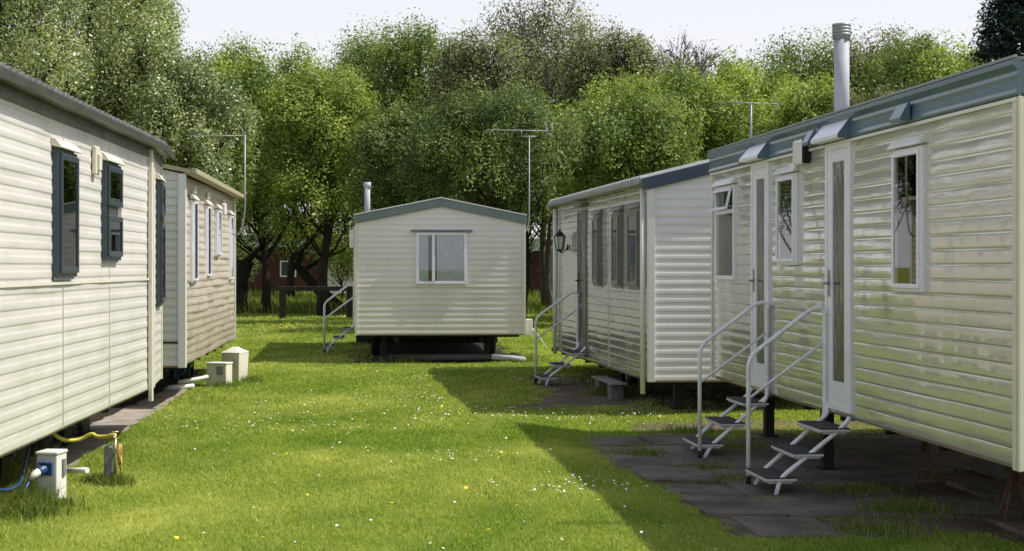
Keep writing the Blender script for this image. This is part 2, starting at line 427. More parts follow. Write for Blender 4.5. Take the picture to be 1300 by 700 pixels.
PROF = [(0, 0), (.05, .006), (.10, .009), (.16, .010), (.46, .0098), (.52, .0082), (.60, .0032), (.67, .002), (.95, .0012), (1.0, 0)]   # stepped board
FLAT = [(0, 0), (.04, .004), (.08, .0075), (.13, .0092), (.18, .0098), (.5, .0104), (.82, .0098), (.87, .0092), (.92, .0075), (.96, .004), (1.0, 0)]   # flat board, narrow groove
def siding(mb, F, L, z0, top, holes=(), wob=0.0, seed=0, ds=.14, pitch=PITCH, prof=None, depth=1.0):
    """one corrugated wall with real openings. top: height, or a function of s"""
    topf = top if callable(top) else (lambda s: top)
    ss = sorted(set([0, L] + [h[0] for h in holes] + [h[1] for h in holes] + [L * i / max(1, int(L / ds)) for i in range(int(L / ds) + 1)]))
    ss = [s for i, s in enumerate(ss) if i == 0 or s - ss[i - 1] > 1e-4]
    zmax = max(topf(s) for s in ss)
    zs = []
    k = 0
    while z0 + k * pitch < zmax:
        for t, d in (prof or PROF)[:-1]:
            z = z0 + (k + t) * pitch
            if z < zmax: zs.append((z, d * depth))
        k += 1
    zs.append((zmax, 0))
    # open up opening edges
    for h in holes:
        for ze in (h[2], h[3]):
            i = min(range(len(zs)), key=lambda q: abs(zs[q][0] - ze)); zs[i] = (ze, zs[i][1])
    base = len(mb.v); nS = len(ss)
    for z, d in zs:
        for s in ss:
            zz = min(z, topf(s))
            o = 0
            if wob:
                o = wob * (mnoise.noise(Vector((s * .8 + seed * 7, z * .45, seed))) + .45 * mnoise.noise(Vector((s * 2.6 + seed, z * 1.6, seed * 3)))
                           + .22 * mnoise.noise(Vector((s * .8 + seed, round((z - z0) / pitch - .45) * 3.7, seed * 5))))
            mb.v.append(F(s, d + o, zz))
    for j in range(len(zs) - 1):
        for i in range(nS - 1):
            sm_ = (ss[i] + ss[i + 1]) / 2; zm = (zs[j][0] + zs[j + 1][0]) / 2
            if any(h[0] < sm_ < h[1] and h[2] < zm < h[3] for h in holes): continue
            if zs[j][0] >= max(topf(ss[i]), topf(ss[i + 1])): continue
            a = base + j * nS + i
            mb.f.append([a, a + 1, a + nS + 1, a + nS]); mb.sm.append(True)

def bars(mb, F, s0, s1, z0, z1, wd, n0, n1):
    mb.box(F, s0, s0 + wd, n0, n1, z0, z1); mb.box(F, s1 - wd, s1, n0, n1, z0, z1)
    mb.box(F, s0 + wd, s1 - wd, n0, n1, z0, z0 + wd); mb.box(F, s0 + wd, s1 - wd, n0, n1, z1 - wd, z1)

def window(root, F, s0, s1, z0, z1, fm, proud=.03, fw=.045, hood=None, transom=None, mullion=None, curtain='curt', inner=True, cur=(0, 1), label=None, glass='glass'):
    f = MB(); bars(f, F, s0, s1, z0, z1, fw, -.03, proud)
    subs = []
    if inner:   # opening casement standing a little proud of the outer frame
        segs = [(z0, z1)] if transom is None else [(z0, transom - .012), (transom + .012, z1)]
        for a, b in segs:
            bars(f, F, s0 + fw * .55, s1 - fw * .55, a + fw * .55, b - fw * .55, fw * .8, proud - .004, proud + .022)
            subs.append((s0 + fw, s1 - fw, a + fw, b - fw))
    if transom is not None: f.box(F, s0 + fw, s1 - fw, -.03, proud + .004, transom - .02, transom + .02)
    if mullion is not None: f.box(F, mullion - .025, mullion + .025, -.03, proud + .012, z0 + fw, z1 - fw)
    w_ = f.build('window', M[fm], root, bevel=.004, label=label)
    g = MB(); g.box(F, s0 + fw * .9, s1 - fw * .9, proud + (.006 if inner else -.014), proud + (.012 if inner else -.008), z0 + fw * .9, z1 - fw * .9)
    g.build('glass', M[glass], w_)
    if curtain:
        c = MB(); a, b = s0 + (s1 - s0) * cur[0], s0 + (s1 - s0) * cur[1]; n = 40
        vs = []
        for i in range(n + 1):
            s = a + (b - a) * i / n; d = proud - (.030 if inner else .040) + .010 * math.sin(i * 1.3 + math.sin(i * .37) * 1.5)
            vs += [F(s, d, z0 - .02), F(s, d, z1 + .03)]
        c.poly(vs, [(2 * i, 2 * i + 2, 2 * i + 3, 2 * i + 1) for i in range(n)], True)
        c.build('curtain', M[curtain], w_)
    if hood:
        h = MB(); ov = .03
        pr = [(.0, z1 + .075), (.03, z1 + .07), (.075, z1 + .012), (.07, z1 + .003), (.0, z1 + .02)]
        h.prism([F(s0 - ov, n, z) for n, z in pr], [F(s1 + ov, n, z) for n, z in pr])
        h.build('hood', M[hood], w_, bevel=.003)
    return w_

def door(root, F, s0, s1, z0, z1, fm, glass='obscure', pan=.30, kick=.16, handle_s=None, hm='galvd', frame_proud=.03, gw=.11):
    f = MB(); bars(f, F, s0, s1, z0, z1, .05, -.03, frame_proud)
    fr = f.build('door', M[fm], root, bevel=.004)
    d = MB(); a, b, c, e = s0 + .052, s1 - .052, z0 + .05, z1 - .05
    d.box(F, a, a + gw, -.01, .018, c, e); d.box(F, b - gw, b, -.01, .018, c, e)
    d.box(F, a + gw, b - gw, -.01, .018, e - .10, e); d.box(F, a + gw, b - gw, -.01, .018, c, c + kick)
    if pan: d.box(F, a + gw, b - gw, -.008, .016, c + (e - c) * pan, c + (e - c) * pan + .07)
    d.build('door_leaf', M[fm], fr, bevel=.004)
    g = MB(); g.box(F, a + gw - .01, b - gw + .01, .0, .006, c + kick - .01, e - .09); g.build('glass', M[glass], fr)
    if handle_s is not None:
        h = MB(); hs = handle_s; zz = z0 + 1.02
        h.box(F, hs - .018, hs + .018, .018, .026, zz - .11, zz + .11)
        h.tube([F(hs, .02, zz), F(hs, .065, zz), F(hs + (.11 if hs < (s0 + s1) / 2 else -.11), .068, zz)], .010, 8)
        h.build('handle', M[hm], fr)
    return fr

def gable_roof(root, W, L, eave, ridge, mr_, over_e=.10, over_g=.06, th=.05, tile=False, sx=1, cant=None, name='roof'):
    """gabled roof over x in [0,W]*sx, y in [0,L]. th: slab thickness"""
    mb = MB(); ys = [-over_g]
    if tile:
        y = -over_g
        while y < L + over_g: ys += [y + .12, y + .16]; y += .165
        ys = [v for v in ys if v < L + over_g]
    ys.append(L + over_g)
    if cant: ys = sorted(ys + [cant[0], cant[0] + .001])
    sl = (ridge - eave) / (W / 2)
    zr = [(-over_e, eave - over_e * sl), (W / 2, ridge), (W + over_e, eave - over_e * sl)]
    n = len(ys); v = []; f = []
    for k, y in enumerate(ys):
        bump = 0.0
        if tile: bump = .0 if k % 2 == 0 else .036
        cx_ = 0 if not cant or y < cant[0] else cant[1] * (y - cant[0])
        for (x, z) in zr: v.append(((x + (cx_ if x < 0 else 0)) * sx, y, z + bump))
        for (x, z) in zr: v.append(((x + (cx_ if x < 0 else 0)) * sx, y, z - th))
    for k in range(n - 1):
        a = k * 6; b = a + 6
        f += [(a, a + 1, b + 1, b), (a + 1, a + 2, b + 2, b + 1), (a + 3, a + 4, b + 4, b + 3), (a + 4, a + 5, b + 5, b + 4), (a, b, b + 3, a + 3), (a + 2, b + 2, b + 5, a + 5)]
    f += [(0, 1, 4, 3), (1, 2, 5, 4)]; e = (n - 1) * 6; f += [(e, e + 1, e + 4, e + 3), (e + 1, e + 2, e + 5, e + 4)]
    mb.poly(v, f)
    return mb.build(name, mr_, root)

def chassis(root, x0, x1, y0, y1, z, wheels=()):
    c = MB()
    for x in (x0 + (x1 - x0) * .25, x0 + (x1 - x0) * .75): c.box(I, x - .03, x + .03, y0 + .3, y1 - .3, z - .17, z - .012)
    y = y0 + .4
    while y < y1 - .3: c.box(I, x0 + .06, x1 - .06, y, y + .05, z - .07, z - .012); y += 1.1
    c.build('chassis', M['black'], root)
    for (wx, wy) in wheels:
        wb = MB(); r = .29
        rings = []
        for (dx, rr) in ((-.08, .20), (-.08, .26), (-.05, r), (.05, r), (.08, .26), (.08, .20)):
            rings.append([(wx + dx, wy + rr * math.cos(2 * math.pi * k / 24), .29 + rr * math.sin(2 * math.pi * k / 24)) for k in range(24)])
        v = sum(rings, []); f = []
        for i in range(len(rings) - 1):
            for k in range(24): f.append((i * 24 + k, i * 24 + (k + 1) % 24, (i + 1) * 24 + (k + 1) % 24, (i + 1) * 24 + k))
        wb.poly(v, f, True)
        tyre = wb.build('wheel', M['rubber'], root)
        rb = MB(); rb.poly([(wx - .04, wy + .2 * math.cos(2 * math.pi * k / 24), .29 + .2 * math.sin(2 * math.pi * k / 24)) for k in range(24)], [tuple(range(24))])
        rb.tube([(wx - .08, wy, .29), (wx + .08, wy, .29)], .05, 12)
        rb.build('rim', M['galvd'], tyre)

def shell(root, pts, z):
    """floor slab and ceiling so that the windows look into a dim room"""
    fl = MB(); fl.prism([(x, y, z - .02) for x, y in pts], [(x, y, z + .03) for x, y in pts])
    fl.build('floor', M['inner'], root)

def antenna(mb, x, y, z, boomdir, length, els=9, el=.32):
    """yagi: a boom with cross elements"""
    bx, by = boomdir
    mb.tube([(x - bx * length * .55, y - by * length * .55, z), (x + bx * length * .45, y + by * length * .45, z)], .008, 6)
    for i in range(els):
        t = -.53 + i * (.96 / (els - 1)); px, py = x + bx * length * t, y + by * length * t
        e = el * (.75 + .25 * i / els)
        mb.tube([(px - by * e * .5, py + bx * e * .5, z), (px + by * e * .5, py - bx * e * .5, z)], .004, 5)
    px, py = x + bx * length * .44, y + by * length * .44
    for s in (-1, 1):
        mb.tube([(px, py, z), (px - bx * .06, py - by * .06, z + s * .14)], .006, 5)

# ---- caravan A : long cream one at the left edge
def caravan_A():
    ang = math.atan2(-.055, 1)
    root = empty('static_caravan', (-3.20, 10.33, 0), -ang, label='cream static caravan along the left edge with slate blue window frames', cat='static caravan', group='static caravans around the lawn')
    z0, zt = .51, 2.87; W = 3.05; y_0, y_1 = -4.2, 5.91
    F = lambda s, n, z: (n, s, z)                        # side wall x=0, outward +x
    c1 = (-.115, 7.15)                                    # canted end corner
    T = Vector((c1[0], c1[1] - y_1)); Lc = T.length; T.normalize(); N = Vector((T.y, -T.x))
    Fc = lambda s, n, z: (T.x * s + N.x * n, y_1 + T.y * s + N.y * n, z)
    holes = [(1.47, 2.12, 1.62, 2.54), (3.27, 3.95, 1.75, 2.56), (-1.9, -.9, 1.6, 2.55)]
    hc = [(.40, 1.0, 1.30, 2.56)]
    mb = MB()
    siding(mb, lambda s, n, z: F(s + y_0, n, z), y_1 - y_0, z0, zt, [(h[0] - y_0, h[1] - y_0, h[2], h[3]) for h in holes], .012, 1, depth=.55)
    siding(mb, Fc, Lc, z0, zt, hc, .003, 2, depth=.55)
    yb = c1[1]
    Fe = lambda s, n, z: (c1[0] - s, yb + n, z)
    rl = lambda s: zt + .3 - abs(W / 2 - s) * .2
    siding(mb, Fe, W + c1[0], z0, lambda s: zt + min(s, W - s) * .19, (), .003, 3)
    siding(mb, lambda s, n, z: (-W - n, yb - s, z), yb - y_0, z0, zt, (), .003, 4)
    siding(mb, lambda s, n, z: (-W + s, y_0 - n, z), W, z0, lambda s: zt + min(s, W - s) * .19, (), .003, 5)
    mb.build('body', M['sidA'], root)
    shell(root, [(-W + .02, y_0 + .02), (-.02, y_0 + .02), (-.02, y_1), (c1[0] - .02, yb - .02), (-W + .02, yb - .02)], z0)
    for h in holes:
        window(root, F, *h, 'navy', .045, .055, 'trimc' , transom=(2.16 if h[0] > 3 else None), curtain='blind', cur=(0, 1))
    window(root, Fc, *hc[0], 'navy', .045, .055, 'trimc', transom=2.17, curtain='blind', cur=(.3, 1))
    # dark frieze below the eaves, corner trims, panel joints
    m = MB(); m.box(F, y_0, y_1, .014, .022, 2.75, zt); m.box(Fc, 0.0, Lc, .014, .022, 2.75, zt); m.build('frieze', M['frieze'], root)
    m = MB(); m.box(F, y_0, y_1 - .03, .010, .017, 1.565, 1.585); m.build('waist_trim', M['trimc'], root)
    for s in (1.80, 3.60, -.1): MB().box(F, s, s + .003, .004, .0125, z0, 2.75).build('panel_joint', M['trimc'], root)
    m = MB(); m.box(F, y_1 - .045, y_1 + .015, .0, .02, z0, 2.75); m.build('corner_trim', M['trimc'], root, bevel=.004)
    m = MB(); m.box(F, y_1 - .34, y_1 - .24, .012, .045, .40, 2.82); m.build('downpipe', M['trimc'], root)
    m = MB(); m.box(Fc, Lc - .05, Lc + .02, .0, .018, z0, 2.75); m.build('corner_trim', M['trimc'], root, bevel=.004)
    v = MB(); v.box(F, 2.84, 2.98, .012, .05, 2.43, 2.66); v.box(F, 2.87, 2.95, .05, .075, 2.46, 2.60); v.build('vent_cover', M['trimc'], root, bevel=.012)
    gable_roof(root, W, yb - y_0, 2.915, 3.215, M['roofA'], .12, .06, .03, True, -1, cant=(y_1 - y_0, .093)).location = (0, y_0, 0)
    # half-round gutter
    m = MB(); prof = [(.10, 2.90), (.105, 2.855), (.13, 2.835), (.16, 2.845), (.172, 2.90), (.165, 2.90), (.155, 2.855), (.13, 2.845), (.112, 2.86), (.108, 2.90)]
    prof = [(.10 + (n - .10) * .72, 2.90 + (z - 2.90) * .75 - .02) for n, z in prof]
    m.prism([F(y_0, n, z) for n, z in prof], [F(y_1, n, z) for n, z in prof]); m.prism([F(y_1, n, z) for n, z in prof], [Fc(Lc + .03, n, z) for n, z in prof]); m.build('gutter', M['gutter'], root)
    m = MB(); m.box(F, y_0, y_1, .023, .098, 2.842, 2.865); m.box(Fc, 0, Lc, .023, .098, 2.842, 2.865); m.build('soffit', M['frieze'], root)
    chassis(root, -W, 0, y_0, yb, z0, [(-.42, 1.2), (-2.6, 1.2)])
    return root
caravan_A()

# ---- caravan B : weathered tan one behind it
def caravan_B():
    ang = math.atan2(-.084, 1)
    root = empty('static_caravan', (-3.92, 19.68, 0), -ang, label='weathered tan static caravan with slim white windows behind the cream one on the left', cat='static caravan', group='static caravans around the lawn')
    z0, zt = .51, 2.80; W = 3.05; L = 7.25
    F = lambda s, n, z: (n, s, z); G = lambda s, n, z: (-s, -n, z)
    holes = [(.80, 1.30, 1.50, 2.52), (2.50, 3.02, 1.55, 2.52), (4.05, 4.55, 1.85, 2.52), (6.10, 6.65, 1.48, 2.50)]
    m = MB(); siding(m, F, L, z0, zt, holes, .045, 11, depth=.75); m.build('body', M['sidB'], root)
    m = MB(); siding(m, G, W, z0, lambda s: zt + min(s, W - s) * .2, (), .004, 12)
    siding(m, lambda s, n, z: (-W - n, s, z), L, z0, zt, (), .003, 13); siding(m, lambda s, n, z: (-s, L + n, z), W, z0, lambda s: zt + min(s, W - s) * .2, (), .003, 14)
    m.build('end_wall', M['sidBg'], root)
    shell(root, [(-W + .02, .02), (-.02, .02), (-.02, L - .02), (-W + .02, L - .02)], z0)
    for h in holes: window(root, F, *h, 'upvc', .038, .032, 'trimc', curtain='curt')
    m = MB(); m.box(F, -.012, .09, .02, .04, z0 - .02, zt); m.box(G, -.04, .05, .012, .03, z0 - .02, zt); m.build('corner_trim', M['trimw'], root, bevel=.003)
    m = MB(); m.box(F, L - .05, L + .02, .0, .035, z0, zt); m.build('corner_trim', M['trimw'], root)
    m = MB(); m.box(G, .05, W, .008, .016, .78, .80); m.build('skirt_joint', M['black'], root)
    gable_roof(root, W, L, 2.87, 3.17, M['roofB'], .11, .05, .05, False, -1)
    m = MB(); m.box(F, -.05, L + .05, .112, .17, 2.80, 2.862); m.box(F, -.05, L + .05, .03, .111, 2.802, 2.812); m.build('gutter', M['roofB'], root, bevel=.01)
    for s in (.9, 2.6, 4.9):
        v = MB(); v.tube([F(s + .15, .02, 2.655), F(s + .15, .05, 2.655)], .05, 12); v.build('vent_cover', M['trimw'], root)
    v = MB(); v.box(F, 4.75, 4.95, .012, .09, 2.45, 2.63); v.build('wall_lamp', M['trimw'], root, bevel=.02)
    # tv aerial clamped on the far corner
    a = MB(); hx, hy = .16, 7.0
    a.tube(bend([(.02, hy, 2.20), (.14, hy, 2.22), (.2, hy, 2.6), (.2, hy, 3.82)], .1), .014, 10)
    an = a.build('aerial_pole', M['galvd'], root)
    b = MB(); antenna(b, .2 - .42, hy - .02, 3.80, (1, .05), .95, 7, .25); b.build('aerial_boom', M['galvd'], an)
    chassis(root, -W, 0, 0, L, z0, [(-.42, 4.2), (-2.6, 4.2)])
caravan_B()

# ---- caravan C : the one facing us at the end of the lawn
def caravan_C():
    ang = math.atan2(-.10, 1)
    root = empty('static_caravan', (-2.71, 28.7, 0), -ang, label='beige static caravan seen end on across the lawn with one white window', cat='static caravan', group='static caravans around the lawn')
    z0, ze = .51, 2.50; W = 2.95; L = 8.0; sl = .2
    G = lambda s, n, z: (s, -n, z)
    top = lambda s: ze + min(s, W - s) * sl
    k = 1 / 73.1
    hole = (1.045, 1.93, EYE + (338 - 361) * k, EYE + (338 - 295) * k)
    m = MB(); siding(m, G, W, z0, top, [hole], .006, 21, depth=.45)
    siding(m, lambda s, n, z: (-n, s, z), L, z0, ze, (), .004, 22)
    siding(m, lambda s, n, z: (W + n, s, z), L, z0, ze, (), .004, 23)
    siding(m, lambda s, n, z: (s, L + n, z), W, z0, top, (), .004, 24)
    m.build('body', M['sidC'], root)
    shell(root, [(.02, .02), (W - .02, .02), (W - .02, L - .02), (.02, L - .02)], z0)
    w_ = window(root, G, *hole, 'upvc', .035, .05, None, mullion=1.045 + .30, curtain='curt', inner=False, cur=(0, .24))
    m = MB(); vs = []; n_ = 60
    for i in range(n_ + 1):
        s_ = hole[0] + .36 + (hole[1] - hole[0] - .36) * i / n_; d_ = -.012 + .012 * math.sin(i * .9 + math.sin(i * .31) * 1.8); vs += [G(s_, d_, hole[2] - .02), G(s_, d_, hole[3] + .03)]
    m.poly(vs, [(2 * i, 2 * i + 2, 2 * i + 3, 2 * i + 1) for i in range(n_)], True); m.build('curtain', M['curt'], w_)
    m = MB(); m.box(G, hole[0] - .09, hole[1] + .09, .012, .07, hole[3] + .012, hole[3] + .045); m.build('hood', M['grey'], w_, bevel=.004)
    m = MB(); m.box(G, .03, W - .03, .008, .0135, 1.335, 1.345); m.build('waist_trim', M['trimc'], root)
    for s in (0, W):
        m = MB(); m.box(G, s - (.015 if s == 0 else .03), s + (.03 if s == 0 else .015), .002, .022, z0 - .01, ze); m.build('corner_trim', M['trimc'], root)
    gable_roof(root, W, L, ze + .095, ze + .095 + W / 2 * sl, M['roofE'], .03, .05, .03)
    # barge boards in two raked pieces
    for side in (0, 1):
        x0, x1 = (0 - .03, W / 2) if side == 0 else (W / 2, W + .03)
        za = lambda x: ze + min(x, W - x) * sl
        ring = [(x0, za(x0) - .055), (x1, za(x1) - .055), (x1, za(x1) + .088), (x0, za(x0) + .088)]
        m = MB(); m.prism([(x, -.052, z) for x, z in ring], [(x, -.015, z) for x, z in ring]); m.build('barge_board', M['fasC'], root, bevel=.004)
        ring = [(x0, za(x0) + .09), (x1, za(x1) + .09), (x1, za(x1) + .108), (x0, za(x0) + .108)]
        m = MB(); m.prism([(x, -.07, z) for x, z in ring], [(x, .02, z) for x, z in ring]); m.build('roof_edge', M['trimw'], root)
    m = MB(); m.tube([(.21, .9, 2.45), (.21, .9, 3.14)], .052, 14); m.tube([(.21, .9, 3.10), (.21, .9, 3.20)], .068, 14)
    m.build('flue_pipe', M['galv'], root)
    m = MB(); m.box(I, -.11, -.01, .35, .6, 2.02, 2.34); m.build('outside_lamp', M['trimw'], root, bevel=.02)
    m = MB(); m.box(I, W + .012, W + .16, .2, .42, .47, .76); m.tube([(W + .16, .3, .6), (W + .3, .3, .42), (W + .42, .28, .25)], .012, 6); m.build('water_heater_box', M['pvc'], root, bevel=.015)
    # aerial mast clamped to the right wall
    a = MB(); mx, my = W + .16, .75
    a.tube(bend([(W, my, 2.28), (W + .10, my, 2.30), (mx, my, 2.5), (mx, my, 4.02)], .06), .012, 10)
    a.tube([(mx - .14, my, 4.03), (mx - .14, my, 4.13)], .008, 6); a.tube([(mx - .14, my, 4.03), (mx + .12, my, 4.03)], .012, 6)
    an = a.build('aerial_pole', M['galvd'], root)
    b = MB(); antenna(b, mx - .15, my, 4.14, (1, .12), 1.15, 11, .26)
    b.tube([(mx + .42, my + .05, 3.98), (mx + .42, my + .05, 4.28)], .006, 5)
    b.build('aerial_boom', M['galv'], an)
    chassis(root, 0, W, 0, L, z0, [(.38, 2.6), (W - .38, 2.6)])
    m = MB(); m.box(I, .05, W - .05, L - .12, L - .08, .02, z0 - .015); m.build('skirt', M['black'], root)  # added panel, closes off the lit grass behind so the underside stays dark
    m = MB(); m.box(I, .25, W - .25, 2.55, 2.66, .24, .36); m.build('axle', M['black'], root)
caravan_C()

# ---- caravan D : far right
def caravan_D():
    ang = math.atan2(-.125, 1)
    root = empty('static_caravan', (1.60, 19.13, 0), -ang, label='grey white static caravan with dark window frames and a black wall lantern', cat='static caravan', group='static caravans around the lawn')
    z0, zt = .37, 2.64; W = 3.05; L = 7.03; sl = .245
    F = lambda s, n, z: (-n, s, z); G = lambda s, n, z: (s, -n, z)
    holes = [(.42, 1.10, 1.42, 2.39), (1.62, 2.14, 1.43, 2.39), (3.08, 3.58, 1.43, 2.39), (4.30, 5.02, .47, 2.50)]
    c1 = (.17, 8.5); T = Vector((c1[0], c1[1] - L)); Lc = T.length; T.normalize(); N = Vector((-T.y, T.x))
    Fc = lambda s, n, z: (T.x * s + N.x * n, L + T.y * s + N.y * n, z)
    hc = [(.35, 1.25, 1.20, 2.39)]
    m = MB(); siding(m, F, L, z0, zt, holes, .010, 31, prof=FLAT, depth=.55); siding(m, Fc, Lc, z0, zt, hc, .004, 32, prof=FLAT, depth=.8); m.build('body', M['sidD'], root)
    gt = lambda s: zt + min(s, W - s) * sl
    m = MB(); siding(m, G, W, z0, gt, (), .006, 33, depth=.45)
    siding(m, lambda s, n, z: (c1[0] + s, c1[1] + n, z), W - c1[0], z0, gt, (), .004, 34)
    siding(m, lambda s, n, z: (W + n, s, z), c1[1], z0, zt, (), .004, 35); m.build('end_wall', M['sidDg'], root)
    shell(root, [(.02, .02), (W - .02, .02), (W - .02, c1[1] - .02), (c1[0] + .02, c1[1] - .02), (.02, L)], z0)
    for h in holes[:3]: window(root, F, *h, 'grey', .05, .065, 'grey', curtain='curt')
    window(root, Fc, *hc[0], 'grey', .05, .065, 'grey', transom=2.08, curtain='curt')
    door(root, F, *holes[3], 'grey', handle_s=4.93, hm='black', gw=.12)
    m = MB(); m.box(G, -.03, .05, .004, .03, z0 - .01, zt); m.box(F, -.028, .04, .012, .032, z0 - .01, zt); m.build('corner_trim', M['trimw'], root, bevel=.004)
    m = MB(); m.tube([F(.17, .055, z0 - .16), F(.17, .055, 2.60)], .032, 12); m.build('downpipe', M['trimw'], root)
    m = MB(); m.tube([F(L - .02, .055, z0 - .05), F(L - .02, .055, 2.60)], .032, 12); m.build('downpipe', M['trimw'], root)
    MB().box(F, 2.62, 2.628, .006, .0145, z0, 2.6).build('panel_joint', M['trimc'], root)
    gable_roof(root, W, c1[1], 2.74, 2.74 + W / 2 * sl, M['roofD'], .12, .03, .03, True, cant=(L, .115))
    m = MB(); m.box(F, -.02, L, .075, .15, 2.64, 2.695); m.box(Fc, 0, Lc, .075, .15, 2.64, 2.695); m.build('gutter', M['roofD'], root, bevel=.012)
    m = MB(); m.box(F, .03, L, .014, .075, 2.645, 2.655); m.build('soffit', M['vaneth'], root)
    for side in (0, 1):
        x0, x1 = (-.10, W / 2) if side == 0 else (W / 2, W + .10)
        za = lambda x: zt + .0 + min(x, W - x) * sl
        ring = [(x0, za(x0) - .045), (x1, za(x1) - .045), (x1, za(x1) + .095), (x0, za(x0) + .095)]
        m = MB(); m.prism([(x, -.06, z) for x, z in ring], [(x, -.014, z) for x, z in ring]); m.build('barge_board', M['fasD'], root, bevel=.004)
    # carriage lantern
    s = 5.95; zc = 2.06; Z = .17
    l = MB(); l.tube([F(s, .015, zc - .08), F(s, .03, zc - .08)], .05, 10); l.tube(bend([F(s, .02, zc - .08), F(s, .11, zc - .17), F(s, .14, zc - .13)], .05), .010, 6)
    base_c = Vector(F(s, .14, 0))
    def ring(r, z, n=6): return [(base_c.x + r * math.cos(2 * math.pi * k / n), base_c.y + r * math.sin(2 * math.pi * k / n), z) for k in range(n)]
    l.prism(ring(.035, zc - .14), ring(.06, zc - .11)); l.prism(ring(.095, zc + .09), ring(.02, zc + .17)); l.tube([(base_c.x, base_c.y, zc + .16), (base_c.x, base_c.y, zc + .21)], .012, 6)
    for k in range(6):
        a, b = ring(.058, zc - .11)[k], ring(.088, zc + .09)[k]; l.tube([a, b], .007, 5)
    ln = l.build('wall_lantern', M['black'], root)
    g = MB(); g.prism(ring(.052, zc - .108), ring(.08, zc + .088)); g.build('lantern_glass', M['lampglass'], ln)
    m = MB(); m.box(F, 4.2, 4.75, .015, .12, 2.545, 2.60); m.build('door_canopy', M['grey'], root, bevel=.008)
    # roof aerial
    a = MB(); a.tube([(1.55, 1.3, 3.0), (1.55, 1.3, 3.72)], .016, 8); an = a.build('aerial_pole', M['galvd'], root)
    b = MB(); antenna(b, 1.55, 1.3, 3.73, (.97, .1), .85, 8, .24); b.build('aerial_boom', M['galvd'], an)
    chassis(root, 0, W, 0, L + 1.4, z0, [(.42, 3.3), (W - .42, 3.3)])
caravan_D()

